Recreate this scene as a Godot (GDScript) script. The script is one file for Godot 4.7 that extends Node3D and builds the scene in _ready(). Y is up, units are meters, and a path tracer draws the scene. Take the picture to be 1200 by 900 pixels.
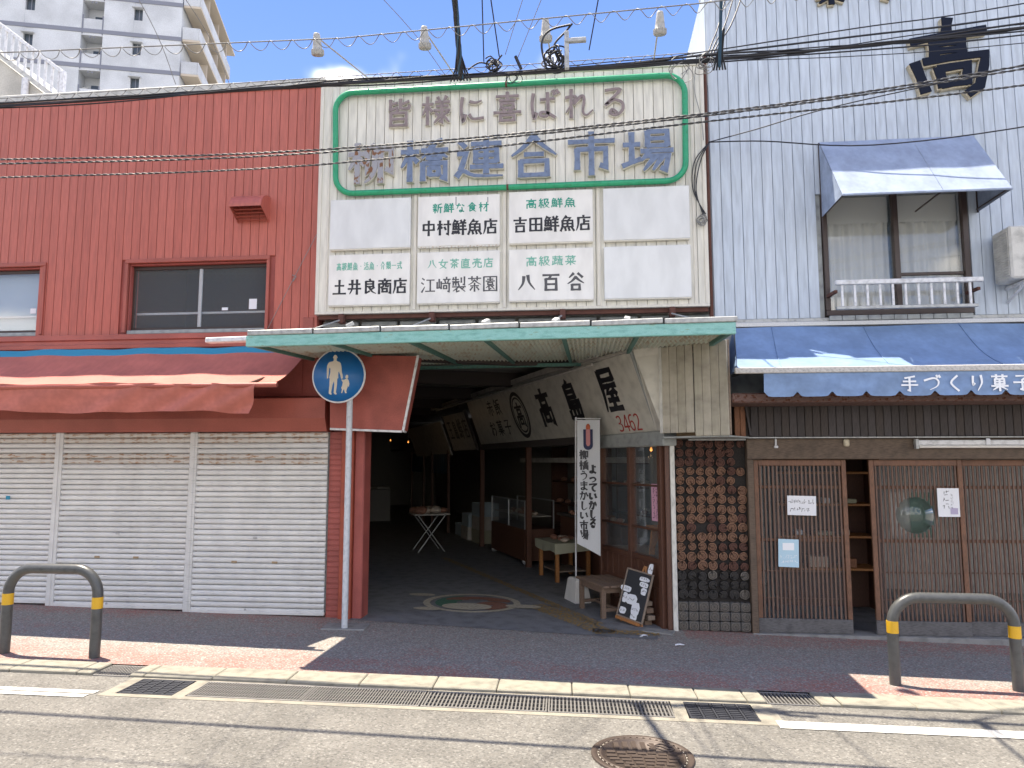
extends Node3D
# A Japanese market arcade entrance seen from across a narrow street. x runs along the shop fronts, z towards the street, y up.

var XF := Transform3D.IDENTITY      # frame in which the helpers below read their coordinates
var cache := {}
var M := {}
var T := {}
var rng := RandomNumberGenerator.new()

# stroke lists of the characters on the signs: x y pairs on a 100 by 100 square, strokes parted by semicolons, t = tapering end
const TREE := "4 28 38 28;21 4 21 96;21 32 4 64 t;24 38 36 52"
const BOXY := "24 60 24 96;24 60 76 60 76 96;24 94 76 94"
const GRASS := "6 12 94 12;32 2 32 22;68 2 68 22"
const FISH_L := "20 2 6 22 t;16 10 38 10 28 24;8 26 8 62;8 26 44 26 44 62;8 44 44 44;26 26 26 62;8 62 44 62;6 74 2 92;18 74 20 88;30 74 34 88;42 72 48 90"
const ROOF_L := "50 2 50 12;12 16 96 16;16 16 14 60 2 98 t"
const GLYPH := {
	"皆": "22 8 22 42;22 22 44 18;22 42 46 34;56 6 56 34 62 38 84 38 86 28;84 14 56 24;48 40 40 50 t;24 52 24 96;24 52 76 52 76 96;24 73 76 73;24 94 76 94",
	"様": "56 6 62 18;84 4 76 18 t;48 22 94 22;52 36 90 36;44 50 96 50;70 22 70 90 62 86;50 60 60 68;66 66 44 92 t;90 56 76 66 t;72 64 94 90 t",
	"に": "20 12 16 50 22 90 30 70;46 26 66 30 84 24 t;44 70 56 84 90 82",
	"喜": "14 14 86 14;50 2 50 28;24 28 76 28;30 38 30 54;30 38 70 38 70 54;30 54 70 54;36 58 42 66;64 58 58 66;6 68 94 68;28 78 28 96;28 78 72 78 72 96;28 95 72 95",
	"ば": "16 12 12 50 18 92 26 76;40 32 84 30;62 10 64 76 54 88 40 84 42 74 60 76 86 92;80 4 86 16;92 2 98 12",
	"れ": "26 4 26 96;8 30 40 28 10 78 t;34 50 60 26 68 40 64 78 76 90 96 74 t",
	"る": "24 12 70 12 26 58 50 44 76 54 78 78 58 94 40 88 44 76 58 86",
	"柳": "56 8 42 18;42 18 42 72 54 62;58 14 58 60 50 84 38 96 t;68 18 92 18 92 72 82 66;70 18 70 96",
	"橋": "86 4 54 14 t;46 26 98 26;70 12 46 44 t;72 26 98 44 t;60 35 60 46;60 35 82 35 82 46;60 46 82 46;48 57 48 96;48 57 94 57 94 94 86 90;62 68 62 84;62 68 80 68 80 84;62 84 80 84",
	"連": "10 10 20 22;6 38 22 38 12 74;4 90 16 78 40 90 96 92 t;34 16 92 16;63 4 63 84;42 28 42 58;42 28 84 28 84 58;42 43 84 43;42 58 84 58;32 70 96 70",
	"合": "50 2 30 28 6 48 t;50 4 68 26 94 48 t;32 46 68 46;24 62 24 96;24 62 76 62 76 96;24 94 76 94",
	"市": "50 2 50 18;6 22 94 22;22 40 22 84;22 40 78 40 78 82 68 78;50 22 50 98",
	"場": "4 34 34 34;19 8 19 76;2 82 36 68;50 6 50 38;50 6 88 6 88 38;50 22 88 22;50 38 88 38;38 50 98 50;54 50 38 72 t;48 62 90 62 84 94 76 90;64 64 42 94 t;78 64 60 94 t",
	"新": "26 2 26 12;6 14 46 14;16 20 20 32;38 20 32 32;4 36 48 36;6 56 46 56;26 36 26 98;24 60 6 82 t;30 64 44 76;90 4 60 14;60 14 58 60 48 96 t;60 40 98 40;82 40 82 98",
	"鮮": "60 4 66 16;88 2 80 16;54 22 96 22;56 42 94 42;50 64 100 64;75 20 75 98",
	"な": "10 26 52 24;36 6 14 62 t;66 20 86 34;64 46 66 82 52 94 40 84 50 76 84 92",
	"食": "50 2 30 24 6 42 t;50 4 70 24 94 40 t;50 20 50 32;28 36 72 36;28 36 28 90;72 36 72 62;28 49 72 49;28 62 72 62;28 90 50 80;78 66 54 78;48 62 68 82 90 96 t",
	"材": "48 28 98 28;80 4 80 94 70 90;78 32 64 54 46 74 t",
	"中": "14 26 14 64;14 26 86 26 86 64;14 62 86 62;50 2 50 98",
	"村": "48 28 98 28;80 4 80 94 68 88;54 46 62 62",
	"魚": "42 2 16 28 t;36 14 70 14 54 30;16 32 16 72;16 32 84 32 84 72;16 52 84 52;50 32 50 72;16 72 84 72;12 80 4 98;34 80 38 96;58 80 64 96;80 78 94 98",
	"店": "54 26 54 56;54 40 88 40;34 58 34 94;34 58 84 58 84 94;34 92 84 92",
	"高": "50 2 50 16;6 18 94 18;30 28 30 46;30 28 70 28 70 46;30 46 70 46;12 56 12 98;12 56 88 56 88 94 78 90;34 66 34 86;34 66 66 66 66 86;34 86 66 86",
	"髙": "50 0 48 15;3 27 40 21 97 15;31 22 31 50;66 19 66 48;31 31 66 29;31 41 66 39;18 54 50 50 95 47 93 62 86 88 72 97;6 56 12 74 17 92;36 64 40 86;36 64 72 60 69 83;40 85 69 82",
	"級": "22 2 8 24;8 24 24 22;38 14 12 44;8 48 38 44;22 46 22 98;10 62 4 82;32 60 38 76;48 10 84 10 72 42 92 42 78 72 46 98 t;54 10 52 54 38 98 t;58 46 72 80 98 98 t",
	"吉": "6 20 94 20;50 2 50 42;18 42 82 42;24 58 24 96;24 58 76 58 76 96;24 94 76 94",
	"田": "12 12 12 92;12 12 88 12 88 92;12 50 88 50;50 12 50 90;12 90 88 90",
	"活": "10 6 22 16;4 32 16 42;6 96 26 60 t;84 4 40 14;34 34 98 34;64 12 64 58;42 60 42 96;42 60 88 60 88 96;42 94 88 94",
	"介": "50 2 28 30 4 50 t;50 4 72 30 96 48 t;34 48 30 74 16 98 t;66 46 66 98",
	"類": "14 8 20 20;42 6 36 20;4 28 52 28;28 2 28 54;26 30 6 50 t;30 30 50 46;4 66 52 66;28 54 26 72 6 98 t;30 70 50 94;54 6 98 6;74 6 70 20;58 22 58 74;58 22 92 22 92 74;58 38 92 38;58 54 92 54;58 74 92 74;66 78 54 96 t;82 78 96 94",
	"一": "6 50 94 50",
	"式": "4 28 96 28;8 54 52 54;30 54 30 86;4 92 56 82;62 4 68 52 84 90 96 92 96 76;78 6 90 16",
	"土": "18 40 82 40;50 4 50 92;4 92 96 92",
	"井": "10 32 90 32;4 62 96 62;34 6 34 60 16 96 t;68 4 68 98",
	"良": "50 2 56 12;24 16 76 16;24 16 24 92;76 16 76 50;24 33 76 33;24 50 76 50;24 92 50 80;84 56 60 70;46 50 66 80 96 96 t",
	"商": "50 2 50 12;6 14 94 14;34 18 38 28;66 18 60 28;10 34 10 98;10 34 90 34 90 94 80 92;42 36 38 52 22 58;58 36 58 50 72 52 76 46;34 66 34 88;34 66 66 66 66 88;34 86 66 86",
	"八": "36 16 30 56 6 90 t;58 10 66 50 96 90 t",
	"女": "44 4 24 56 80 96;74 30 58 74 14 98 t;4 34 96 34",
	"茶": "6 14 94 14;32 2 32 26;68 2 68 26;50 24 30 44 6 56 t;50 26 70 42 94 54 t;22 62 78 62;50 44 50 98;36 70 20 90;64 70 80 88",
	"直": "10 14 90 14;50 2 48 28;30 28 30 80;30 28 76 28 76 80;30 45 76 45;30 62 76 62;30 80 76 80;10 26 10 96;10 95 96 95",
	"売": "14 14 86 14;50 2 50 32;26 32 74 32;8 46 8 62;8 46 92 46 90 60;38 54 34 80 8 98 t;60 54 60 90 70 96 94 94 94 78",
	"江": "10 6 24 16;4 34 18 44;6 96 28 60 t;40 18 94 18;66 18 66 88;32 90 98 90",
	"﨑": "20 14 20 70;6 34 6 72;6 72 34 68;34 30 34 76;72 2 72 12;48 16 98 16;60 22 64 36;86 20 80 36;42 42 98 42;52 56 52 76;52 56 72 56 72 76;52 76 72 76;90 42 90 96 80 92",
	"製": "12 6 6 20;6 18 48 18;4 32 52 32;28 2 28 56;10 40 10 56;10 40 46 40 46 52;66 8 66 38;88 2 88 54 78 50;50 54 50 62;4 66 96 66;46 68 8 94 t;34 80 34 98 52 92;84 72 66 80;56 68 94 98 t",
	"園": "6 6 6 98;6 6 94 6 94 98;6 95 94 95;30 22 70 22;50 12 50 32;20 34 80 34;34 43 34 56;34 43 66 43 66 56;34 56 66 56;48 58 20 78 t;42 68 42 88 56 82;74 62 60 70;52 60 80 88 t",
	"蔬": "8 30 44 30 38 42;26 30 26 72;26 50 42 50;10 52 10 82;2 90 46 72;72 24 72 34;50 36 98 36;68 38 56 52 88 50;82 44 92 56;58 62 52 96 t;72 62 72 92;86 62 86 90 98 92",
	"菜": "84 26 18 34 t;24 40 30 52;48 38 52 50;78 38 70 52;4 62 96 62;50 52 50 98;46 64 10 94 t;54 64 92 92 t",
	"百": "6 10 94 10;50 10 40 30;22 32 22 96;22 32 78 32 78 96;22 62 78 62;22 94 78 94",
	"谷": "38 4 14 28 t;62 4 86 26;50 24 30 46 6 62 t;50 26 70 44 94 60 t;30 68 30 98;30 68 70 68 70 98;30 96 70 96",
	"島": "46 2 38 12;24 14 24 66;24 14 74 14 74 42;24 28 74 28;24 42 74 42;24 54 92 54;24 66 88 66 84 96 74 92;20 76 20 92;20 92 66 92;44 72 44 92;66 76 66 92",
	"屋": "14 8 88 8 88 28;14 28 88 28;14 8 12 60 2 98 t;26 42 94 42;54 42 34 58 78 56;72 50 86 62;58 60 58 92;30 74 88 74;20 94 98 94",
	"手": "80 6 24 16;14 36 86 36;4 58 96 58;50 12 50 92 38 88",
	"づ": "6 32 60 18 86 36 78 66 36 88 t;76 2 82 14;90 2 96 14",
	"く": "64 6 28 48 70 96",
	"り": "26 10 24 60 34 52;70 6 74 50 50 96 t",
	"菓": "24 28 24 58;24 28 76 28 76 58;24 43 76 43;50 28 50 98;24 58 76 58;4 69 96 69;46 70 10 94 t;54 70 92 92 t",
	"子": "18 10 80 10 52 34;52 34 52 92 40 88;4 48 96 48",
	"よ": "50 22 82 20;50 4 52 72 38 88 20 82 26 70 50 72 84 90",
	"っ": "16 50 60 40 82 58 70 78 40 90 t",
	"て": "10 18 90 12 48 44 54 78 78 90",
	"い": "18 16 18 64 32 78 40 64;74 22 88 62",
	"か": "8 30 60 28 52 84 40 80;34 6 26 50 10 90 t;72 16 94 52",
	"し": "34 6 32 70 50 92 86 68 t",
	"う": "34 6 60 14;18 36 60 28 80 46 70 76 36 98 t",
	"ま": "14 22 88 20;16 42 86 40;52 4 54 78 40 92 22 84 30 72 56 76 86 92",
	"お": "8 28 58 26;32 6 32 84 14 76 40 50 76 50 84 72 60 92;72 14 90 28",
	"赤": "18 16 82 16;50 2 50 40;4 40 96 40;40 40 36 72 20 96 t;60 40 60 92 50 88;20 56 8 78;80 54 92 76",
	"飯": "26 2 4 34 t;26 4 46 28;14 36 40 36;14 36 14 90;40 36 40 62;14 49 40 49;14 62 40 62;14 90 44 78;52 10 94 8;56 10 54 60 44 98 t;56 36 88 36 72 76 48 98 t;62 46 98 98 t",
	"王": "12 10 88 10;20 48 80 48;50 10 50 90;4 90 96 90",
	"・": "44 50 56 50",
}

func strokes_of(ch: String) -> String:
	var s: String = GLYPH.get(ch, "")
	if ch in "様柳橋材村": s = TREE + ";" + s
	if ch in "蔬菜菓": s = GRASS + ";" + s
	if ch == "鮮": s = FISH_L + ";" + s
	if ch == "店": s = ROOF_L + ";" + s
	return s

# ---------- small helpers ----------
func lin(r, g, b, a = 1.0) -> Color:
	return Color(r, g, b, a).linear_to_srgb()

func gy(x: float) -> float:          # the street falls slightly to the right
	return -0.02 * x

func kz(x: float) -> float:          # back edge of the kerb stones
	return 1.86 - 0.037 * x

func noise_tex(seed_n: int, freq: float, stops: Array, kind := 0, size := 512, octaves := 4) -> NoiseTexture2D:
	var n := FastNoiseLite.new()
	n.seed = seed_n
	n.frequency = freq
	n.noise_type = [FastNoiseLite.TYPE_SIMPLEX_SMOOTH, FastNoiseLite.TYPE_CELLULAR, FastNoiseLite.TYPE_VALUE][kind]
	n.fractal_octaves = octaves
	var g := Gradient.new()
	g.offsets = PackedFloat32Array()
	g.colors = PackedColorArray()
	var offs := PackedFloat32Array()
	var cols := PackedColorArray()
	for s in stops:
		offs.append(s[0])
		cols.append((s[1] if s[1] is Color else Color(s[1], s[1], s[1])).linear_to_srgb())
	g.offsets = offs
	g.colors = cols
	var t := NoiseTexture2D.new()
	t.width = size
	t.height = size
	t.seamless = true
	t.noise = n
	t.color_ramp = g
	return t

func mat(key: String, c: Color, rough := 0.7, tex = null, sc := Vector3.ONE, tex2 = null, sc2 := Vector3.ONE, metal := 0.0, bump = null, bump_cm := 0.0) -> StandardMaterial3D:
	var m := StandardMaterial3D.new()
	m.resource_name = key
	m.albedo_color = c
	m.roughness = rough
	m.metallic = metal
	if tex:
		m.albedo_texture = tex
	m.uv1_triplanar = true
	m.uv1_world_triplanar = true
	m.uv1_scale = sc
	if tex2:
		m.detail_enabled = true
		m.detail_blend_mode = BaseMaterial3D.BLEND_MODE_MUL
		m.detail_albedo = tex2
		m.detail_uv_layer = BaseMaterial3D.DETAIL_UV_2
		m.uv2_triplanar = true
		m.uv2_world_triplanar = true
		m.uv2_scale = sc2
	if bump:
		m.heightmap_enabled = true
		m.heightmap_texture = bump
		m.heightmap_scale = bump_cm
	M[key] = m
	return m

func glass(key: String, c: Color, alpha: float) -> void:
	var m := StandardMaterial3D.new()
	m.resource_name = key
	m.transparency = BaseMaterial3D.TRANSPARENCY_ALPHA
	m.albedo_color = Color(c.r, c.g, c.b, alpha)
	m.roughness = 0.02
	m.metallic_specular = 0.6
	M[key] = m

func put(parent: Node3D, nm: String, mesh: Mesh, m: Material, t := Transform3D.IDENTITY) -> MeshInstance3D:
	var o := MeshInstance3D.new()
	o.name = nm
	o.mesh = mesh
	o.material_override = m
	parent.add_child(o, true)
	o.transform = parent.global_transform.affine_inverse() * XF * t
	return o

func tag(o: Node3D, label: String, category: String, group := "") -> Node3D:
	o.set_meta("label", label)
	o.set_meta("category", category)
	if group: o.set_meta("group", group)
	return o

func thing(nm: String, label: String, category: String, at: Vector3, group := "") -> Node3D:
	var o := Node3D.new()
	o.name = nm
	add_child(o, true)
	o.position = XF * at
	return tag(o, label, category, group)

func structure(o: Node3D) -> Node3D:
	o.set_meta("kind", "structure")
	return o

func new_st() -> SurfaceTool:
	var s := SurfaceTool.new()
	s.begin(Mesh.PRIMITIVE_TRIANGLES)
	s.set_smooth_group(-1)
	return s

func fin(parent: Node3D, nm: String, s: SurfaceTool, m: Material) -> MeshInstance3D:
	s.generate_normals()
	return put(parent, nm, s.commit(), m)

func tri(s: SurfaceTool, a: Vector3, b: Vector3, c: Vector3) -> void:
	s.add_vertex(a); s.add_vertex(c); s.add_vertex(b)

func quad(s: SurfaceTool, a: Vector3, b: Vector3, c: Vector3, d: Vector3) -> void:   # counter-clockwise seen from outside
	tri(s, a, b, c); tri(s, a, c, d)

func sbox(s: SurfaceTool, a: Vector3, b: Vector3, t := Transform3D.IDENTITY) -> void:
	var p := []
	for i in 8:
		p.append(t * Vector3(b.x if i & 1 else a.x, b.y if i & 2 else a.y, b.z if i & 4 else a.z))
	quad(s, p[4], p[5], p[7], p[6]); quad(s, p[1], p[0], p[2], p[3]); quad(s, p[5], p[1], p[3], p[7])
	quad(s, p[0], p[4], p[6], p[2]); quad(s, p[6], p[7], p[3], p[2]); quad(s, p[0], p[1], p[5], p[4])

func bevel_mesh(size: Vector3, b: float) -> ArrayMesh:
	var key := "b%.3f,%.3f,%.3f,%.4f" % [size.x, size.y, size.z, b]
	if cache.has(key): return cache[key]
	b = minf(b, minf(size.x, minf(size.y, size.z)) * 0.4)
	var h := size * 0.5
	var s := new_st()
	var pt := func(i: int, axis: int) -> Vector3:
		var sg := Vector3(1 if i & 1 else -1, 1 if i & 2 else -1, 1 if i & 4 else -1)
		var v := (h - Vector3(b, b, b))
		v[axis] = h[axis]
		return v * sg
	var face := func(pts: Array) -> void:
		var c := Vector3.ZERO
		for p in pts: c += p
		var nn: Vector3 = (pts[1] - pts[0]).cross(pts[2] - pts[0])
		if nn.dot(c) < 0: pts.reverse()
		for k in range(1, pts.size() - 1): tri(s, pts[0], pts[k], pts[k + 1])
	for ax in 3:
		for sgn in 2:
			var ids := []
			for i in 8:
				if ((i >> ax) & 1) == sgn: ids.append(i)
			face.call([pt.call(ids[0], ax), pt.call(ids[1], ax), pt.call(ids[3], ax), pt.call(ids[2], ax)])
	for i in 8:
		face.call([pt.call(i, 0), pt.call(i, 1), pt.call(i, 2)])
		for ax in 3:
			var j := i | (1 << ax)
			if j != i:
				var u := (ax + 1) % 3
				var w := (ax + 2) % 3
				face.call([pt.call(i, u), pt.call(j, u), pt.call(j, w), pt.call(i, w)])
	s.generate_normals()
	cache[key] = s.commit()
	return cache[key]

func box(parent: Node3D, nm: String, a: Vector3, b: Vector3, m: Material, bev := 0.003) -> MeshInstance3D:
	return put(parent, nm, bevel_mesh((b - a).abs(), bev), m, Transform3D(Basis(), (a + b) * 0.5))

func rbox(parent: Node3D, nm: String, c: Vector3, size: Vector3, bs: Basis, m: Material, bev := 0.003) -> MeshInstance3D:
	return put(parent, nm, bevel_mesh(size, bev), m, Transform3D(bs, c))

func bar(parent: Node3D, nm: String, a: Vector3, b: Vector3, w: float, m: Material, d := -1.0) -> MeshInstance3D:   # a square bar from a to b
	var z := (b - a).normalized()
	var x := Vector3.UP.cross(z)
	x = Vector3.RIGHT if x.length() < 0.01 else x.normalized()
	return rbox(parent, nm, (a + b) * 0.5, Vector3(w, w if d < 0 else d, a.distance_to(b)), Basis(x, z.cross(x), z), m, 0.002)

func stube(s: SurfaceTool, pts: Array, r: float, sides := 6, closed := false) -> void:
	s.set_smooth_group(0)
	var n := pts.size()
	var rings := []
	var up := Vector3(0.02, 1, 0.03).normalized()
	for i in n:
		var d: Vector3
		if closed: d = pts[(i + 1) % n] - pts[(i + n - 1) % n]
		else: d = pts[mini(i + 1, n - 1)] - pts[maxi(i - 1, 0)]
		d = d.normalized()
		var u := up - d * up.dot(d)
		if u.length() < 0.05: u = Vector3.RIGHT - d * d.x
		u = u.normalized()
		up = u
		var v := d.cross(u)
		var ring := []
		for k in sides:
			var a := TAU * k / sides
			ring.append(pts[i] + (u * cos(a) + v * sin(a)) * r)
		rings.append(ring)
	for i in (n if closed else n - 1):
		var p: Array = rings[i]
		var q: Array = rings[(i + 1) % n]
		for k in sides:
			quad(s, p[k], p[(k + 1) % sides], q[(k + 1) % sides], q[k])
	s.set_smooth_group(-1)
	if not closed:
		for k in range(1, sides - 1):
			tri(s, rings[0][0], rings[0][k + 1], rings[0][k])
			tri(s, rings[n - 1][0], rings[n - 1][k], rings[n - 1][k + 1])

func tube(parent: Node3D, nm: String, pts: Array, r: float, m: Material, sides := 6) -> MeshInstance3D:
	var s := new_st()
	stube(s, pts, r, sides)
	return fin(parent, nm, s, m)

func slathe(s: SurfaceTool, prof: Array, sides: int, t := Transform3D.IDENTITY) -> void:   # prof: [radius, height]
	s.set_smooth_group(1)
	for i in prof.size() - 1:
		for k in sides:
			var a := TAU * k / sides
			var b := TAU * (k + 1) / sides
			var p0 := t * Vector3(prof[i][0] * cos(a), prof[i][1], prof[i][0] * sin(a))
			var p1 := t * Vector3(prof[i][0] * cos(b), prof[i][1], prof[i][0] * sin(b))
			var q0 := t * Vector3(prof[i + 1][0] * cos(a), prof[i + 1][1], prof[i + 1][0] * sin(a))
			var q1 := t * Vector3(prof[i + 1][0] * cos(b), prof[i + 1][1], prof[i + 1][0] * sin(b))
			if prof[i][0] > 0.0001: tri(s, p0, q0, p1)
			if prof[i + 1][0] > 0.0001: tri(s, p1, q0, q1)
	s.set_smooth_group(-1)

func sprism(s: SurfaceTool, poly: PackedVector2Array, z0: float, z1: float, t := Transform3D.IDENTITY) -> void:
	if Geometry2D.is_polygon_clockwise(poly): poly.reverse()
	var idx := Geometry2D.triangulate_polygon(poly)
	for i in range(0, idx.size(), 3):
		var a := poly[idx[i]]
		var b := poly[idx[i + 1]]
		var c := poly[idx[i + 2]]
		if (b - a).cross(c - a) < 0:
			var w := b
			b = c
			c = w
		tri(s, t * Vector3(a.x, a.y, z1), t * Vector3(b.x, b.y, z1), t * Vector3(c.x, c.y, z1))
		tri(s, t * Vector3(a.x, a.y, z0), t * Vector3(c.x, c.y, z0), t * Vector3(b.x, b.y, z0))
	for i in poly.size():
		var a := poly[i]
		var b := poly[(i + 1) % poly.size()]
		quad(s, t * Vector3(a.x, a.y, z0), t * Vector3(b.x, b.y, z0), t * Vector3(b.x, b.y, z1), t * Vector3(a.x, a.y, z1))

func prism(parent: Node3D, nm: String, pts: Array, z0: float, z1: float, m: Material, t := Transform3D.IDENTITY) -> MeshInstance3D:
	var s := new_st()
	sprism(s, PackedVector2Array(pts), z0, z1, t)
	return fin(parent, nm, s, m)

func profile_x(parent: Node3D, nm: String, zy: Array, x0: float, x1: float, m: Material) -> MeshInstance3D:   # a profile in (z, y) drawn along x
	var t := Transform3D(Basis(Vector3(0, 0, 1), Vector3(0, 1, 0), Vector3(-1, 0, 0)), Vector3.ZERO)
	return prism(parent, nm, zy, -x1, -x0, m, t)

func catmull(p: Array, n: int) -> Array:
	var out := []
	for i in p.size() - 1:
		var a = p[maxi(i - 1, 0)]
		var b = p[i]
		var c = p[i + 1]
		var d = p[mini(i + 2, p.size() - 1)]
		for k in n:
			var u := float(k) / n
			out.append(0.5 * (2.0 * b + (c - a) * u + (2.0 * a - 5.0 * b + 4.0 * c - d) * u * u + (3.0 * b - a - 3.0 * c + d) * u * u * u))
	out.append(p[p.size() - 1])
	return out

# ---------- lettering ----------
func ribbon(s: SurfaceTool, pts: Array, wid: Array, t: Transform3D, z0: float, z1: float) -> void:
	var n := pts.size()
	var lft := []
	var rgt := []
	for i in n:
		var d0: Vector2 = (pts[i] - pts[maxi(i - 1, 0)]).normalized()
		var d1: Vector2 = (pts[mini(i + 1, n - 1)] - pts[i]).normalized()
		if i == 0: d0 = d1
		if i == n - 1: d1 = d0
		var d := (d0 + d1)
		d = d1 if d.length() < 0.1 else d.normalized()
		var nn := Vector2(-d.y, d.x)
		var mit := 1.0 / maxf(0.62, nn.dot(Vector2(-d1.y, d1.x)))
		var p: Vector2 = pts[i]
		if i == 0: p -= d * wid[0] * 0.4
		if i == n - 1: p += d * wid[i] * 0.4
		lft.append(p + nn * wid[i] * mit)
		rgt.append(p - nn * wid[i] * mit)
	var v := func(q: Vector2, z: float) -> Vector3: return t * Vector3(q.x, q.y, z)
	for i in n - 1:
		quad(s, v.call(rgt[i], z1), v.call(rgt[i + 1], z1), v.call(lft[i + 1], z1), v.call(lft[i], z1))
		if z1 > z0:
			quad(s, v.call(rgt[i], z0), v.call(rgt[i + 1], z0), v.call(rgt[i + 1], z1), v.call(rgt[i], z1))
			quad(s, v.call(lft[i], z1), v.call(lft[i + 1], z1), v.call(lft[i + 1], z0), v.call(lft[i], z0))
	if z1 > z0:
		quad(s, v.call(lft[0], z0), v.call(rgt[0], z0), v.call(rgt[0], z1), v.call(lft[0], z1))
		quad(s, v.call(rgt[n - 1], z0), v.call(lft[n - 1], z0), v.call(lft[n - 1], z1), v.call(rgt[n - 1], z1))

func glyph(s: SurfaceTool, ch: String, t: Transform3D, w: float, h: float, sw: float, z0: float, z1: float, grow := 0.0, brush := 1.0) -> void:
	var k := 0
	var kana := ch.unicode_at(0) >= 0x3040 and ch.unicode_at(0) < 0x30a0
	for st in strokes_of(ch).split(";", false):
		var f := st.split(" ", false)
		var taper := f[f.size() - 1] == "t"
		var pts := []
		for i in range(0, f.size() - (1 if taper else 0) - 1, 2):
			pts.append(Vector2((float(f[i]) / 100.0 - 0.5) * w, (0.5 - float(f[i + 1]) / 100.0) * h))
		if pts.size() == 2: pts = [pts[0], (pts[0] + pts[1]) * 0.5, pts[1]]
		if kana or taper: pts = catmull(pts, 5 if kana else 3)
		var wid := []
		var n := pts.size()
		for i in n:
			var d: Vector2 = pts[mini(i + 1, n - 1)] - pts[maxi(i - 1, 0)]
			var horiz := absf(d.x) / maxf(0.0001, d.length())
			var e := float(i) / (n - 1)
			var ww := sw * (1.0 - 0.28 * brush * horiz * horiz) * (1.0 + brush * 0.22 * (absf(e - 0.5) * 2.0 - 0.5))
			if taper: ww *= lerpf(1.1, 0.3, e * e)
			wid.append(ww * 0.5 + grow)
		ribbon(s, pts, wid, t, z0, z1 + k * 0.00012)
		k += 1

func print_line(parent: Node3D, nm: String, text: String, t: Transform3D, pitch: float, w: float, h: float, sw: float, m: Material, brush := 1.0, vertical := false) -> void:
	var n := text.length()
	for i in n:
		var s := new_st()
		var o := (i - (n - 1) * 0.5) * pitch
		glyph(s, text[i], t * Transform3D(Basis(), Vector3(0, -o, 0) if vertical else Vector3(o, 0, 0)), w, h, sw, 0.0005, 0.0012, 0.0, brush)
		fin(parent, nm, s, m)

func scribble(parent: Node3D, nm: String, t: Transform3D, cols: int, rows: int, pitch: Vector2, size: float, m: Material) -> void:   # handwriting too small to read
	var s := new_st()
	for c in cols:
		for r in rows:
			var o := Vector2((c - (cols - 1) * 0.5) * pitch.x, -(r - (rows - 1) * 0.5) * pitch.y)
			for k in 4:
				var a := o + Vector2(rng.randf_range(-0.5, 0.5), rng.randf_range(-0.5, 0.5)) * size
				var dir := Vector2(rng.randf_range(0.4, 0.9), rng.randf_range(-0.15, 0.2)) if k % 2 else Vector2(rng.randf_range(-0.3, 0.2), rng.randf_range(-0.8, -0.4))
				ribbon(s, [a - dir * size * 0.5, a + Vector2(0.02, 0.03) * size, a + dir * size * 0.5], [size * 0.06, size * 0.05, size * 0.04], t, 0.0005, 0.001 + k * 0.0001)
	fin(parent, nm, s, m)

func at(x: float, y: float, z: float) -> Transform3D:
	return Transform3D(Basis(), Vector3(x, y, z))

# ---------- light, sky, camera ----------
func make_sky() -> ImageTexture:
	var w := 1024
	var h := 512
	var im := Image.create(w, h, false, Image.FORMAT_RGBF)
	var n := FastNoiseLite.new()
	n.seed = 21
	n.frequency = 1.15
	n.fractal_octaves = 6
	n.fractal_gain = 0.52
	for y in h:
		var up := (0.5 - (y + 0.5) / h) * PI
		var e := maxf(0.0, sin(up))
		var base := Color(0.36, 0.51, 0.78).lerp(Color(0.030, 0.086, 0.305), clampf(pow(e, 0.36), 0, 1))
		for x in w:
			var c := base
			if up < 0.0:
				c = Color(0.34, 0.33, 0.31)
			else:
				var az := (x + 0.5) / w * TAU
				var d := Vector3(cos(az) * cos(up), sin(up), sin(az) * cos(up))
				var v := n.get_noise_3d(d.x * 2.2, d.y * 5.0, d.z * 2.2)
				var cover := smoothstep(0.10, 0.30, v + 0.20 * (1.0 - smoothstep(0.1, 0.62, up)) - 0.10 * smoothstep(0.5, 1.2, up))
				var under := n.get_noise_3d(d.x * 2.2, d.y * 5.0 + 0.35, d.z * 2.2)
				var lit := 1.15 - 0.55 * clampf(under * 1.6 + 0.2, 0.0, 1.0)
				c = c.lerp(Color(1.42, 1.33, 1.20) * lit, cover * 0.94)
			im.set_pixel(x, y, c)
	return ImageTexture.create_from_image(im)

func build_light() -> void:
	var cam := Camera3D.new()
	cam.name = "camera"
	cam.fov = 55.78
	cam.far = 400.0
	cam.near = 0.05
	add_child(cam)
	cam.position = Vector3(0, 1.65, 7.5)
	cam.rotation = Vector3(deg_to_rad(6.04), deg_to_rad(6.0), 0)
	cam.current = true
	var sun := DirectionalLight3D.new()
	sun.name = "sun"
	sun.light_energy = 1.4
	sun.light_color = Color(1.0, 0.955, 0.88)
	sun.light_angular_distance = 0.53
	sun.shadow_enabled = true
	add_child(sun)
	sun.look_at_from_position(Vector3(0, 30, 0), Vector3(0, 30, 0) + Vector3(0.275, -1.0, 0.142), Vector3.BACK)
	var env := Environment.new()
	env.background_mode = Environment.BG_SKY
	var sky := Sky.new()
	var pan := PanoramaSkyMaterial.new()
	pan.panorama = make_sky()
	sky.sky_material = pan
	env.sky = sky
	env.sky_rotation = Vector3(0, deg_to_rad(SKY_TURN), 0)
	env.tonemap_mode = Environment.TONE_MAPPER_LINEAR
	env.tonemap_exposure = 2.8
	env.sdfgi_enabled = true
	env.ssao_enabled = true
	env.ssil_enabled = true
	var we := WorldEnvironment.new()
	we.name = "world_environment"
	we.environment = env
	add_child(we)

const SKY_TURN := 136.0

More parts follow.
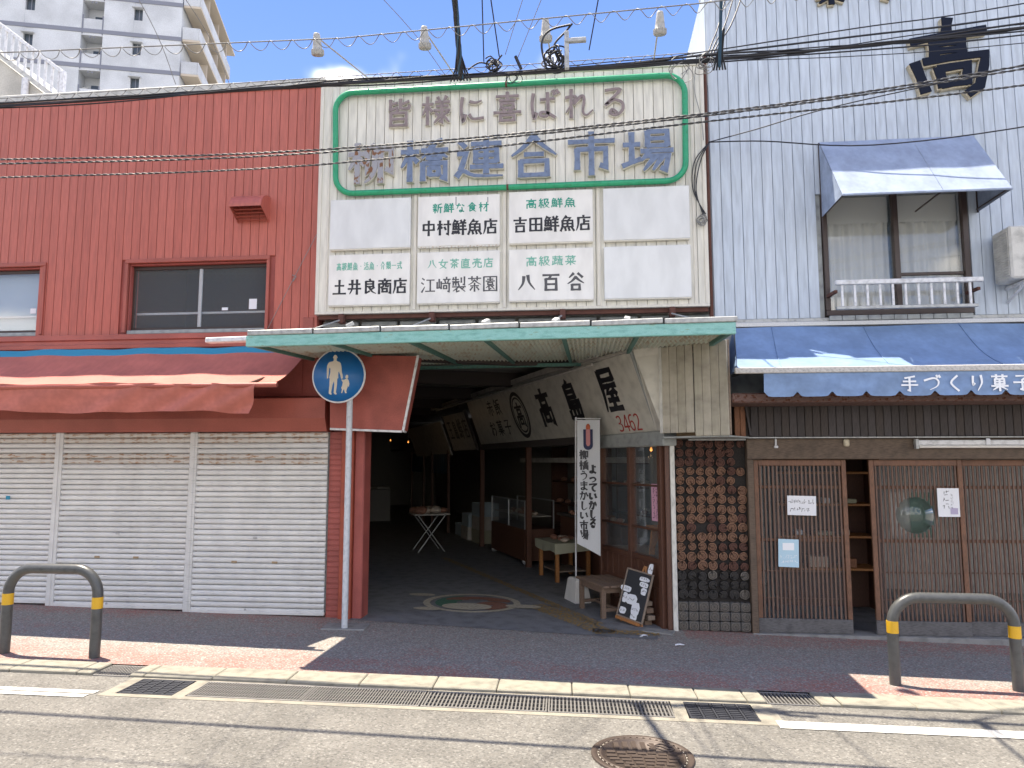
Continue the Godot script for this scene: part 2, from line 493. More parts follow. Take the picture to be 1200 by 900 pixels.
# ---------- materials ----------
func build_materials() -> void:
	T.fine = noise_tex(1, 0.06, [[0.0, 0.72], [1.0, 1.0]])
	T.blotch = noise_tex(2, 0.008, [[0.2, 0.78], [0.7, 1.0]])
	T.streak = noise_tex(3, 0.02, [[0.2, 0.84], [0.6, 1.0]], 0, 512, 5)
	T.soft = noise_tex(12, 0.01, [[0.2, 0.90], [0.7, 1.0]], 0, 512, 4)
	T.wood = noise_tex(4, 0.03, [[0.15, 0.45], [0.5, 0.85], [0.85, 1.0]], 0, 512, 5)
	T.speck = noise_tex(5, 0.22, [[0.15, 0.5], [0.45, 0.82], [0.8, 1.0]], 0, 1024, 3)
	T.stone = noise_tex(6, 0.19, [[0.2, Color(0.42, 0.40, 0.37)], [0.5, Color(0.74, 0.72, 0.69)], [0.66, Color(0.82, 0.8, 0.77)], [0.74, Color(1, 1, 1)]], 0, 1024, 4)
	T.height = noise_tex(7, 0.2, [[0.0, 0.0], [1.0, 1.0]], 0, 1024, 3)
	T.rust = noise_tex(8, 0.012, [[0.0, Color(0.42, 0.20, 0.09)], [0.26, Color(0.66, 0.44, 0.30)], [0.36, Color(1, 1, 1)], [1.0, Color(1, 1, 1)]], 0, 512, 5)
	T.rust_soft = noise_tex(13, 0.012, [[0.0, Color(0.55, 0.30, 0.16)], [0.28, Color(0.75, 0.55, 0.40)], [0.42, Color(0.95, 0.97, 0.95)], [1.0, Color(1, 1, 1)]], 0, 512, 4)
	T.rain = noise_tex(14, 0.02, [[0.2, 0.87], [0.6, 1.0]], 0, 512, 5)
	T.scratch = noise_tex(15, 0.02, [[0.0, 0.45], [0.15, 0.62], [0.21, 0.97], [1.0, 1.0]], 0, 512, 5)
	T.patina = noise_tex(9, 0.015, [[0.0, Color(0.55, 0.66, 0.64)], [0.4, Color(0.9, 0.95, 0.93)], [0.55, Color(1, 1, 1)], [0.78, Color(1, 1, 1)], [0.9, Color(0.86, 0.66, 0.5)]], 0, 512, 5)
	T.peel = noise_tex(10, 0.018, [[0.0, Color(0.55, 0.22, 0.08)], [0.33, Color(0.6, 0.27, 0.1)], [0.38, Color(1, 1, 1)], [1.0, Color(1, 1, 1)]], 0, 512, 4)
	T.grime = noise_tex(11, 0.012, [[0.0, 0.6], [0.35, 0.86], [0.6, 1.0]], 0, 512, 6)
	var V := Vector3(1, 1, 1)
	# red building
	for i in 3: mat("red%d" % i, lin([0.455, 0.435, 0.47][i], [0.122, 0.115, 0.128][i], [0.086, 0.081, 0.091][i]), 0.5, T.soft, Vector3(6, 0.8, 6), T.rain, Vector3(1.5, 0.12, 1.5))
	mat("red_dark", lin(0.42, 0.105, 0.085), 0.6, T.fine, V * 2, T.blotch, V * 0.6)
	mat("red_trim", lin(0.43, 0.112, 0.080), 0.5, T.fine, V * 2, T.blotch, V * 0.4)
	mat("red_cloth", lin(0.48, 0.15, 0.112), 0.75, T.soft, V * 3, T.blotch, Vector3(0.5, 1.2, 0.8))
	mat("cyan_cloth", lin(0.03, 0.27, 0.42), 0.7, T.fine, V * 3)
	mat("red_board", lin(0.42, 0.105, 0.078), 0.6, T.fine, V * 2, T.blotch, V * 0.8)
	mat("orange_post", lin(0.36, 0.072, 0.035), 0.55, T.fine, Vector3(5, 1, 5), T.grime, V)
	for i in 3: mat("shutter%d" % i, lin([0.67, 0.64, 0.69][i], [0.67, 0.64, 0.69][i], [0.645, 0.615, 0.665][i]), 0.5, T.scratch, Vector3(0.5, 8, 1), T.soft, V * 0.7)
	mat("shutter_rust", lin(0.58, 0.55, 0.50), 0.6, T.rust, Vector3(1.1, 4, 1), T.streak, Vector3(0.7, 12, 1))
	mat("brass", lin(0.30, 0.22, 0.13), 0.5)
	mat("pale_cap", lin(0.52, 0.52, 0.48), 0.6, T.grime, V)
	# market sign
	for i in 3: mat("cream%d" % i, lin([0.72, 0.69, 0.74][i], [0.70, 0.67, 0.72][i], [0.61, 0.585, 0.63][i]), 0.55, T.soft, Vector3(5, 0.4, 5), T.rain, Vector3(1.2, 0.2, 1))
	mat("cream_trim", lin(0.66, 0.63, 0.545), 0.55, T.soft, Vector3(5, 0.8, 5))
	mat("green_pipe", lin(0.02, 0.36, 0.17), 0.4, T.fine, V * 3, T.patina, V * 1.3)
	mat("letter_edge", lin(0.62, 0.60, 0.52), 0.6, T.grime, V * 3)
	mat("letter_mauve", lin(0.24, 0.19, 0.185), 0.6, T.grime, V * 2)
	mat("letter_blue", lin(0.145, 0.195, 0.30), 0.55, T.grime, V * 2)
	mat("letter_rust", lin(0.30, 0.30, 0.32), 0.65, T.peel, Vector3(1.1, 0.7, 1.1))
	mat("board_white", lin(0.73, 0.715, 0.67), 0.45, T.soft, Vector3(1, 0.4, 1))
	mat("board_plain", lin(0.66, 0.67, 0.655), 0.4, T.soft, Vector3(0.7, 0.3, 1))
	mat("board_rust", lin(0.70, 0.71, 0.68), 0.6, T.rust, Vector3(5, 9, 5))
	mat("ink_green", lin(0.02, 0.27, 0.19), 0.6)
	mat("ink_pale_green", lin(0.16, 0.40, 0.31), 0.6)
	mat("ink_black", lin(0.012, 0.013, 0.018), 0.5)
	mat("ink_grey", lin(0.07, 0.07, 0.075), 0.6)
	mat("ink_red", lin(0.38, 0.03, 0.02), 0.6)
	mat("ink_white", lin(0.78, 0.80, 0.82), 0.6)
	mat("rust_steel", lin(0.12, 0.045, 0.03), 0.8, T.fine, V * 5, T.grime, V * 2)
	mat("grey_panel", lin(0.34, 0.36, 0.35), 0.6, T.grime, V * 1.2)
	# canopy
	mat("teal", lin(0.27, 0.56, 0.51), 0.5, T.patina, Vector3(0.8, 3, 1), T.fine, V * 3)
	mat("teal_rib", lin(0.085, 0.20, 0.17), 0.6, T.patina, V * 2)
	mat("corrugated", lin(0.62, 0.66, 0.57), 0.6, T.rust_soft, Vector3(0.9, 1.2, 0.6))
	mat("zinc", lin(0.42, 0.43, 0.42), 0.5, T.grime, V * 2, null, V, 0.25)
	# blue building
	for i in 3: mat("blue%d" % i, lin([0.52, 0.50, 0.535][i], [0.585, 0.565, 0.60][i], [0.655, 0.635, 0.67][i]), 0.45, T.soft, Vector3(4, 0.5, 4), T.rain, Vector3(1.3, 0.15, 1))
	mat("blue_cloth", lin(0.20, 0.305, 0.50), 0.7, T.soft, V * 3, T.blotch, Vector3(0.7, 1.2, 0.8))
	mat("slate_cloth", lin(0.33, 0.395, 0.52), 0.6, T.soft, V * 3, T.blotch, V * 0.9)
	mat("worn_white", lin(0.62, 0.60, 0.56), 0.7, T.grime, V * 5, T.speck, V * 2)
	mat("brown_metal", lin(0.055, 0.035, 0.028), 0.45, T.fine, V * 3)
	mat("aluminium", lin(0.50, 0.51, 0.52), 0.4, T.fine, V * 2, null, V, 0.5)
	mat("white_rail", lin(0.68, 0.69, 0.70), 0.5, T.grime, V * 2)
	mat("curtain", lin(0.62, 0.61, 0.55), 0.9, T.fine, V * 5)
	mat("pale_blue", lin(0.42, 0.52, 0.58), 0.8, T.fine, V * 4)
	mat("ac_white", lin(0.66, 0.65, 0.60), 0.5, T.fine, V * 3, T.grime, V)
	mat("ac_dark", lin(0.20, 0.205, 0.21), 0.6)
	mat("navy_letter", lin(0.017, 0.022, 0.038), 0.5, T.fine, V * 4)
	M.navy_letter.metallic_specular = 0.15
	mat("gap_shade_wood", lin(0.026, 0.022, 0.02), 0.9, T.wood, V * 4)  # log wall backing, near black to paint the shade between the log ends
	mat("gold_edge", lin(0.52, 0.46, 0.33), 0.6, T.grime, V * 4)
	for i in 3: mat("dark_plank%d" % i, lin([0.075, 0.060, 0.068][i], [0.066, 0.052, 0.056][i], [0.068, 0.052, 0.052][i]), 0.75, T.wood, Vector3(12, 0.7, 12))
	for i in 3: mat("beige%d" % i, lin([0.42, 0.39, 0.45][i], [0.39, 0.36, 0.415][i], [0.31, 0.285, 0.335][i]), 0.6, T.soft, Vector3(6, 0.7, 6), T.grime, V)
	mat("orange_plank", lin(0.30, 0.135, 0.07), 0.7, T.wood, Vector3(12, 1, 12))
	mat("beam", lin(0.135, 0.095, 0.065), 0.7, T.wood, Vector3(0.9, 10, 10), T.grime, V)
	mat("eave_wood", lin(0.18, 0.11, 0.095), 0.8, T.wood, Vector3(1.2, 12, 12), T.peel, V * 2)
	for i in 3: mat("lattice%d" % i, lin([0.155, 0.175, 0.14][i], [0.088, 0.105, 0.080][i], [0.062, 0.076, 0.058][i]), 0.65, T.wood, Vector3(14, 0.9, 14))
	mat("door_frame", lin(0.20, 0.095, 0.052), 0.6, T.wood, Vector3(10, 1, 10), T.grime, V)
	mat("door_base", lin(0.14, 0.135, 0.135), 0.8, T.wood, Vector3(1, 10, 10), T.grime, V)
	mat("brown_wood", lin(0.115, 0.048, 0.028), 0.55, T.wood, Vector3(10, 1, 10))
	mat("grey_wood", lin(0.27, 0.21, 0.16), 0.8, T.wood, Vector3(10, 1.5, 10))
	mat("bench_wood", lin(0.20, 0.135, 0.095), 0.8, T.wood, Vector3(8, 8, 2))
	mat("orange_wood", lin(0.42, 0.18, 0.055), 0.6, T.wood, Vector3(8, 2, 8))
	mat("black_wood", lin(0.06, 0.05, 0.045), 0.9)
	var vc := mat("log_end", lin(1, 1, 1), 0.85, T.wood, V * 6, T.fine, V * 9)
	vc.vertex_color_use_as_albedo = true
	mat("white_post", lin(0.58, 0.57, 0.52), 0.6, T.grime, Vector3(3, 1, 3))
	mat("shop_board", lin(0.62, 0.60, 0.53), 0.4, T.grime, V * 0.8)
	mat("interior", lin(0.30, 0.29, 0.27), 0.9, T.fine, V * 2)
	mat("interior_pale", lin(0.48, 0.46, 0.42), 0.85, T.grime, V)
	mat("plaster", lin(0.62, 0.60, 0.53), 0.85, T.fine, V, T.blotch, V * 0.3)
	mat("tower", lin(0.68, 0.70, 0.72), 0.8, T.fine, V * 0.3, T.blotch, V * 0.08)
	mat("tower_band", lin(0.20, 0.21, 0.25), 0.8)
	mat("tower_beige", lin(0.52, 0.45, 0.36), 0.8)
	mat("window_dark", lin(0.06, 0.075, 0.09), 0.2)
	# street
	mat("asphalt", lin(0.255, 0.247, 0.23), 0.9, chip_texture(), V * 0.42, T.blotch, V * 0.35, 0.0, T.height, 0.3)
	mat("alley_floor", lin(0.20, 0.205, 0.215), 0.75, T.fine, V * 1.5, T.grime, V * 0.7, 0.0, T.height, 0.12)
	mat("kerb", lin(0.32, 0.30, 0.24), 0.85, T.speck, V * 1.5, T.grime, V * 1.1, 0.0, T.height, 0.1)
	mat("concrete", lin(0.31, 0.285, 0.23), 0.9, T.speck, V * 1.3, T.grime, V, 0.0, T.height, 0.1)
	mat("concrete_grey", lin(0.28, 0.28, 0.27), 0.9, T.speck, V * 1.3, T.grime, V)
	mat("line_paint", lin(0.72, 0.70, 0.64), 0.8, T.fine, V * 4, T.speck, V * 2)
	mat("steel_grate", lin(0.25, 0.24, 0.225), 0.5, T.fine, V * 6, null, V, 0.4)
	mat("iron_dark", lin(0.045, 0.048, 0.06), 0.55, T.fine, V * 6, null, V, 0.3)
	mat("stone_dark", lin(0.12, 0.115, 0.108), 0.9, T.grime, V * 4, T.speck, V * 2)
	mat("iron_brown", lin(0.082, 0.060, 0.048), 0.55, T.fine, V * 8, null, V, 0.3)
	mat("manhole_fill", lin(0.36, 0.33, 0.28), 0.9, T.speck, V * 2)
	mat("rail_grey", lin(0.085, 0.088, 0.085), 0.38, T.fine, Vector3(6, 2, 6), T.grime, V * 2)
	mat("band_yellow", lin(0.72, 0.42, 0.015), 0.45, T.fine, V * 5)
	mat("pole_white", lin(0.52, 0.55, 0.58), 0.45, T.grime, V * 2)
	mat("sign_blue", lin(0.012, 0.14, 0.40), 0.35)
	mat("sign_cream", lin(0.62, 0.56, 0.46), 0.5)
	mat("cable", lin(0.012, 0.013, 0.018), 0.5)
	mat("cable_grey", lin(0.22, 0.22, 0.21), 0.5)
	mat("cable_dull", lin(0.11, 0.11, 0.11), 0.5)
	mat("cable_blue", lin(0.02, 0.07, 0.13), 0.5)
	mat("lamp_shell", lin(0.42, 0.41, 0.37), 0.5, T.grime, V * 4)
	mat("paper", lin(0.72, 0.74, 0.77), 0.8)
	mat("paper_blue", lin(0.42, 0.60, 0.70), 0.7)
	mat("paper_pink", lin(0.62, 0.33, 0.44), 0.8)
	mat("cloth_white", lin(0.66, 0.68, 0.70), 0.85, T.fine, V * 4)
	mat("cloth_cream", lin(0.45, 0.45, 0.33), 0.85, T.fine, V * 4)
	mat("chalk_black", lin(0.017, 0.019, 0.024), 0.6, T.fine, V * 3)
	mat("navy", lin(0.015, 0.022, 0.07), 0.7)
	mat("coral", lin(0.55, 0.13, 0.055), 0.7)
	mat("rose", lin(0.5, 0.2, 0.2), 0.7)
	mat("food_a", lin(0.30, 0.15, 0.10), 0.5)
	mat("food_b", lin(0.5, 0.42, 0.34), 0.4)
	mat("emblem_buff", lin(0.42, 0.38, 0.29), 0.8, T.grime, V * 3)
	mat("emblem_green", lin(0.06, 0.15, 0.10), 0.8, T.grime, V * 3)
	mat("emblem_brown", lin(0.22, 0.10, 0.065), 0.8, T.grime, V * 3)
	mat("blue_paint", lin(0.10, 0.16, 0.24), 0.8, T.grime, V * 2)
	var wp := mat("worn_yellow", lin(0.30, 0.20, 0.075), 0.85, noise_tex(30, 0.035, [[0.0, Color(0.6, 0.6, 0.6, 0)], [0.46, Color(0.8, 0.8, 0.8, 0)], [0.52, Color(1, 1, 1, 1)], [1.0, Color(1, 1, 1, 1)]], 0, 512, 5), V * 1.3)
	wp.transparency = BaseMaterial3D.TRANSPARENCY_ALPHA_SCISSOR
	wp.alpha_scissor_threshold = 0.5
	glass("pane", Color(0.75, 0.82, 0.85), 0.06)
	glass("pane_green", Color(0.16, 0.26, 0.22), 0.45)
	var lm := StandardMaterial3D.new()
	lm.albedo_color = Color(1, 0.85, 0.6)
	lm.emission_enabled = true
	lm.emission = Color(1.0, 0.62, 0.28)
	lm.emission_energy_multiplier = 0.7
	M["bulb"] = lm

# ---------- ground ----------
func sheet(s: SurfaceTool, x0: float, x1: float, z0a: float, z0b: float, z1a: float, z1b: float, h: float, n := 1) -> void:   # tilted strip; z0 = far edge, z1 = near edge, at x0 (a) and x1 (b)
	for i in n:
		var u := float(i) / n
		var v := float(i + 1) / n
		var xa := lerpf(x0, x1, u)
		var xb := lerpf(x0, x1, v)
		quad(s, Vector3(xa, gy(xa) + h, lerpf(z1a, z1b, u)), Vector3(xb, gy(xb) + h, lerpf(z1a, z1b, v)), Vector3(xb, gy(xb) + h, lerpf(z0a, z0b, v)), Vector3(xa, gy(xa) + h, lerpf(z0a, z0b, u)))

func chip_texture() -> ImageTexture:          # stone chips of the road surface
	var n := 640
	var im := Image.create(n, n, false, Image.FORMAT_RGB8)
	var r := RandomNumberGenerator.new()
	r.seed = 9
	im.fill(Color(0.62, 0.60, 0.57).linear_to_srgb())
	for k in 62000:
		var v := r.randf()
		var g := lerpf(0.34, 0.80, v)
		if r.randf() < 0.10: g = r.randf_range(0.9, 1.0)
		var w := r.randi_range(1, 4)
		im.fill_rect(Rect2i(r.randi() % n, r.randi() % n, w, maxi(1, w - r.randi() % 2)), Color(g, g * 0.985, g * 0.95).linear_to_srgb())
	return ImageTexture.create_from_image(im)

func sidewalk_texture() -> ImageTexture:      # red surfacing whose chips have worn off along the walked middle
	var w := 1536
	var h := 384
	var im := Image.create(w, h, false, Image.FORMAT_RGB8)
	var n := FastNoiseLite.new()
	n.seed = 77
	n.frequency = 0.012
	var r := RandomNumberGenerator.new()
	r.seed = 5
	for y in h:
		for x in w:
			var px := -8.0 + 14.0 * x / w
			var pz := -0.4 + 2.6 * y / h
			var to_kerb := kz(px) - pz
			var red := 0.50 * (1.0 - smoothstep(0.0, 0.50, pz - 0.1)) + 0.60 * (1.0 - smoothstep(0.0, 0.75, to_kerb)) * (0.55 + 0.45 * smoothstep(0.5, 2.5, absf(px + 0.4)))
			if px > -2.4 and px < 0.9: red -= 0.7 * (1.0 - smoothstep(0.6, 1.2, pz))
			red += 0.45 * n.get_noise_2d(x, y * 1.4)
			var g := r.randf()
			var chip := r.randf()
			var c := Color(0.155, 0.147, 0.134).lerp(Color(0.36, 0.345, 0.31), g * g)
			if chip < clampf(red, 0.06, 0.88): c = Color(0.21, 0.088, 0.075).lerp(Color(0.36, 0.16, 0.125), g)
			if chip > 0.965: c = Color(0.45, 0.44, 0.42)
			im.set_pixel(x, y, c.linear_to_srgb())
	return ImageTexture.create_from_image(im)

func build_ground() -> void:
	var s := new_st()
	sheet(s, -60, 60, -90, -90, 60, 60, -0.22)
	structure(fin(self, "ground", s, M.concrete_grey))
	# road
	s = new_st()
	sheet(s, -40, 40, kz(-40) + 0.69, kz(40) + 0.69, 40, 40, -0.012, 8)
	sheet(s, -40, -3.36, kz(-40) + 0.272, kz(-3.36) + 0.272, kz(-40) + 0.69, kz(-3.36) + 0.69, -0.012, 8)
	sheet(s, 1.24, 40, kz(1.24) + 0.272, kz(40) + 0.272, kz(1.24) + 0.69, kz(40) + 0.69, -0.012, 8)
	var road := structure(fin(self, "road", s, M.asphalt))
	for e in [[-9.0, -3.40, 0.60, 0.665], [-9.0, -3.42, 0.68, 0.745], [1.19, 9.0, 0.605, 0.74]]:
		s = new_st()
		sheet(s, e[0], e[1], kz(e[0]) + e[2], kz(e[1]) + e[2], kz(e[0]) + e[3], kz(e[1]) + e[3], -0.007, 4)
		fin(road, "line_marking", s, M.line_paint)
	# sidewalk
	s = new_st()
	var n := 14
	for i in n:
		var xa := -8.0 + 14.0 * i / n
		var xb := -8.0 + 14.0 * (i + 1) / n
		var q := [Vector2(xa, kz(xa)), Vector2(xb, kz(xb)), Vector2(xb, -0.4), Vector2(xa, -0.4)]
		for k in [0, 2, 1, 0, 3, 2]:
			s.set_uv(Vector2((q[k].x + 8.0) / 14.0, (q[k].y + 0.4) / 2.6))
			s.add_vertex(Vector3(q[k].x, gy(q[k].x), q[k].y))
	var sm := StandardMaterial3D.new()
	sm.albedo_texture = sidewalk_texture()
	sm.roughness = 0.92
	sm.heightmap_enabled = false
	structure(fin(self, "sidewalk", s, sm))
	# alley floor, laid over the sidewalk's back edge
	s = new_st()
	sheet(s, -16, 7, -26, -26, -0.42, -0.42, 0.0, 6)
	quad(s, Vector3(-2.5, gy(-2.5) + 0.004, 0.15), Vector3(0.62, gy(0.62) + 0.004, 0.42), Vector3(0.75, gy(0.75) + 0.004, -0.44), Vector3(-2.6, gy(-2.6) + 0.004, -0.44))
	structure(fin(self, "alley_floor", s, M.alley_floor))
	# kerb stones
	var kerb := Node3D.new()
	kerb.name = "kerb"
	add_child(kerb)
	structure(kerb)
	var cuts := [-9.0, -8.4, -7.8, -7.2, -6.6, -6.0, -5.4, -4.85, -4.35, -3.82, -3.70, -3.41, -3.30, -2.78, -2.22, -1.68, -1.14, -0.68, -0.14, 0.27, 0.74, 1.08, 1.21, 1.58, 1.72, 2.22, 2.78, 3.35, 3.95, 4.55, 5.15]
	for i in cuts.size() - 1:
		var xa: float = cuts[i]
		var xb: float = cuts[i + 1]
		if (xa > -3.71 and xa < -3.5) or (xa > 1.2 and xa < 1.3): continue
		var c := Vector3((xa + xb) * 0.5, 0, 0)
		c.y = gy(c.x) - 0.045 + rng.randf_range(-0.003, 0.003)
		c.z = kz(c.x) + 0.135
		rbox(kerb, "kerb_stone", c, Vector3(xb - xa - 0.006, 0.11, 0.262), Basis.from_euler(Vector3(0, 0.037, -0.02)), M.kerb, 0.007)
	# gutter frame round the grates
	var gut := Node3D.new()
	gut.name = "gutter"
	add_child(gut)
	structure(gut)
	for e in [[-3.36, 1.24, 0.275, 0.30], [-3.36, 1.24, 0.63, 0.69], [-3.36, -3.27, 0.30, 0.63], [-2.865, -2.775, 0.30, 0.63], [0.545, 0.635, 0.30, 0.63], [1.095, 1.24, 0.30, 0.63]]:
		s = new_st()
		sheet(s, e[0], e[1], kz(e[0]) + e[2], kz(e[1]) + e[2], kz(e[0]) + e[3], kz(e[1]) + e[3], -0.010, 3)
		fin(gut, "concrete_edge", s, M.concrete)
	s = new_st()
	sheet(s, -3.37, 1.25, kz(-3.37) + 0.27, kz(1.25) + 0.27, kz(-3.37) + 0.7, kz(1.25) + 0.7, -0.205, 2)
	fin(gut, "channel_bed", s, M.concrete_grey)
	grate("drain_grate", "fine steel channel grate beside the black gully cover near the double line", "channel grates in the gutter", -2.77, -1.97, 0.305, 0.625, 0.020, 3, M.steel_grate, true)
	grate("drain_grate", "fine steel channel grate between another fine grate and a wider barred one", "channel grates in the gutter", -1.965, -1.16, 0.305, 0.625, 0.020, 3, M.steel_grate, true)
	grate("drain_grate", "wider barred steel channel grate adjoining the fine barred grates", "channel grates in the gutter", -1.15, -0.30, 0.305, 0.625, 0.026, 3, M.steel_grate, true)
	grate("drain_grate", "wider barred steel channel grate at the end of the channel by the gully cover", "channel grates in the gutter", -0.295, 0.54, 0.305, 0.625, 0.026, 3, M.steel_grate, true)
	grate("gully_cover", "black iron gully cover in the gutter by the end of the double white line", "", -3.265, -2.87, 0.305, 0.625, 0.035, 4, M.iron_dark, false)
	grate("gully_cover", "black iron gully cover in the gutter beside the coarse bar kerb grate", "", 0.64, 1.09, 0.305, 0.625, 0.035, 4, M.iron_dark, false)
	grate("kerb_grate", "small fine mesh grate set between kerb stones near grey guard rail and double line", "", -3.695, -3.415, 0.005, 0.265, 0.022, 9, M.steel_grate, true)
	grate("kerb_grate", "coarse bar grate set between kerb stones before the latticed doors", "", 1.215, 1.575, 0.005, 0.265, 0.026, 0, M.steel_grate, true)
	manhole()
	# worn markings on the alley floor
	var em := thing("floor_emblem", "worn round painted emblem in buff, green and brown on the alley floor", "emblem", Vector3(-1.35, gy(-1.35), -0.95))
	var disc := func(nm: String, c: Vector2, rx: float, rz: float, h: float, m: Material, a0: float, a1: float, inner: float):
		var d := new_st()
		for k in 28:
			var t0 := lerpf(a0, a1, k / 28.0)
			var t1 := lerpf(a0, a1, (k + 1) / 28.0)
			var p := []
			for e in [[t0, 1.0], [t1, 1.0], [t1, inner], [t0, inner]]:
				var x: float = c.x + cos(e[0]) * rx * e[1]
				p.append(Vector3(x, gy(x) + h, c.y - sin(e[0]) * rz * e[1]))
			quad(d, p[0], p[1], p[2], p[3])
		fin(em, nm, d, m)
	var ec := Vector2(-1.35, -0.95)
	disc.call("ring", ec, 0.56, 0.54, 0.005, M.emblem_buff, 0, TAU, 0.86)
	disc.call("green_patch", ec + Vector2(-0.12, 0), 0.30, 0.36, 0.006, M.emblem_green, 1.7, 4.6, 0.2)
	disc.call("brown_patch", ec + Vector2(0.05, -0.14), 0.38, 0.2, 0.007, M.emblem_brown, -0.3, 3.3, 0.3)
	disc.call("brown_patch", ec + Vector2(0.24, 0.14), 0.2, 0.22, 0.008, M.emblem_brown, 0, TAU, 0.1)
	disc.call("buff_patch", ec + Vector2(-0.02, 0.24), 0.28, 0.18, 0.009, M.emblem_buff, 0, TAU, 0.05)
	for e in [[-0.66, -0.34, 0.16], [0.6, 0.12, 0.2], [-0.42, 0.44, 0.16]]:
		disc.call("buff_patch", ec + Vector2(e[0], e[1]), e[2], e[2] * 0.5, 0.010, M.emblem_buff, 0, TAU, 0.02)
	s = new_st()
	var la := Vector3(-2.4, 0, -4.55)
	var lb := Vector3(0.10, 0, -0.10)
	var ld := (lb - la).normalized()
	var ln := Vector3(-ld.z, 0, ld.x)
	for e in [[la, lb, 0.055], [lb - ld * 1.1 + ln * 0.22, lb + ld * 0.35 + ln * 0.12, 0.12], [Vector3(0.02, 0, 0.18), Vector3(0.66, 0, 0.20), 0.09]]:
		var a: Vector3 = e[0]
		var b: Vector3 = e[1]
		var nn: Vector3 = Vector3(-(b - a).normalized().z, 0, (b - a).normalized().x) * float(e[2])
		var ps := [a + nn, b + nn, b - nn, a - nn]
		for k in 4: ps[k].y = gy(ps[k].x) + 0.009
		quad(s, ps[0], ps[1], ps[2], ps[3])
	structure(fin(self, "yellow_line", s, M.worn_yellow))
	var foot := thing("pole_footing", "flat grey concrete footing at the base of the footpath sign pole", "footing", Vector3(-2.35, gy(-2.35), 0.5))
	rbox(foot, "slab", Vector3(-2.36, gy(-2.36) + 0.002, 0.47), Vector3(0.42, 0.02, 0.26), Basis.from_euler(Vector3(0, 0.1, -0.02)), M.concrete_grey, 0.006)
	var ic := thing("inspection_cover", "flat grey inspection cover in the floor at the chalkboard's foot", "cover", Vector3(0.72, gy(0.72), 0.02))
	rbox(ic, "plate", Vector3(0.66, gy(0.66) + 0.006, 0.09), Vector3(0.3, 0.016, 0.16), Basis.from_euler(Vector3(0, -0.3, -0.02)), M.concrete_grey, 0.004)
	for e in [[0.50, 0.32, "crumpled white paper scrap on the ground near the inspection cover"], [0.80, 0.62, "small flat white paper scrap on the dark sidewalk"]]:
		var sc := new_st()
		var c := Vector3(e[0], gy(e[0]) + 0.008, e[1])
		for k in 7:
			var a0 := TAU * k / 7
			var a1 := TAU * (k + 1) / 7
			tri(sc, c + Vector3(0, 0.018, 0), c + Vector3(cos(a1) * 0.045, rng.randf_range(-0.004, 0.012), sin(a1) * 0.022), c + Vector3(cos(a0) * 0.045, rng.randf_range(-0.004, 0.012), sin(a0) * 0.022))
		tag(fin(self, "paper_scrap", sc, M.paper), e[2], "litter")

func grate(nm: String, label: String, grp: String, x0: float, x1: float, d0: float, d1: float, pitch: float, cross: int, m: Material, across: bool) -> void:
	var c := Vector3((x0 + x1) * 0.5, 0, 0)
	c.y = gy(c.x) - 0.030
	c.z = kz(c.x) + (d0 + d1) * 0.5
	var o := thing(nm, label, "grate", c, grp)
	var keep := XF
	XF = Transform3D(Basis.from_euler(Vector3(0, 0.037, -0.02)), c)
	var hx := (x1 - x0) * 0.5
	var hz := (d1 - d0) * 0.5
	var h := 0.024
	for e in [[-hx, -hz, hx, -hz + 0.012], [-hx, hz - 0.012, hx, hz], [-hx, -hz + 0.012, -hx + 0.012, hz - 0.012], [hx - 0.012, -hz + 0.012, hx, hz - 0.012]]:
		box(o, "frame", Vector3(e[0], -h, e[1]), Vector3(e[2], h, e[3]), m, 0.002)
	var s := new_st()
	if across:
		var k := int((hx * 2 - 0.024) / pitch)
		for i in k:
			var x := -hx + 0.012 + (i + 0.5) * (hx * 2 - 0.024) / k
			sbox(s, Vector3(x - pitch * 0.21, -h + 0.004, -hz + 0.013), Vector3(x + pitch * 0.21, h - 0.002, hz - 0.013))
		for i in cross:
			var z := lerpf(-hz, hz, (i + 1.0) / (cross + 1))
			sbox(s, Vector3(-hx + 0.013, 0.0, z - 0.003), Vector3(hx - 0.013, h - 0.004, z + 0.003))
	else:
		for i in 5:
			var x := lerpf(-hx, hx, i / 5.0)
			for j in 8:
				var z := -hz + 0.016 + j * (hz * 2 - 0.03) / 8
				sbox(s, Vector3(x + 0.012, -h + 0.004, z), Vector3(x + hx * 0.4 - 0.012, h - 0.003, z + 0.022))
			if i > 0: sbox(s, Vector3(x - 0.006, -h + 0.002, -hz + 0.013), Vector3(x + 0.006, h - 0.001, hz - 0.013))
	var b := fin(o, "bars", s, m)
	b.set_meta("kind", "stuff")
	XF = keep

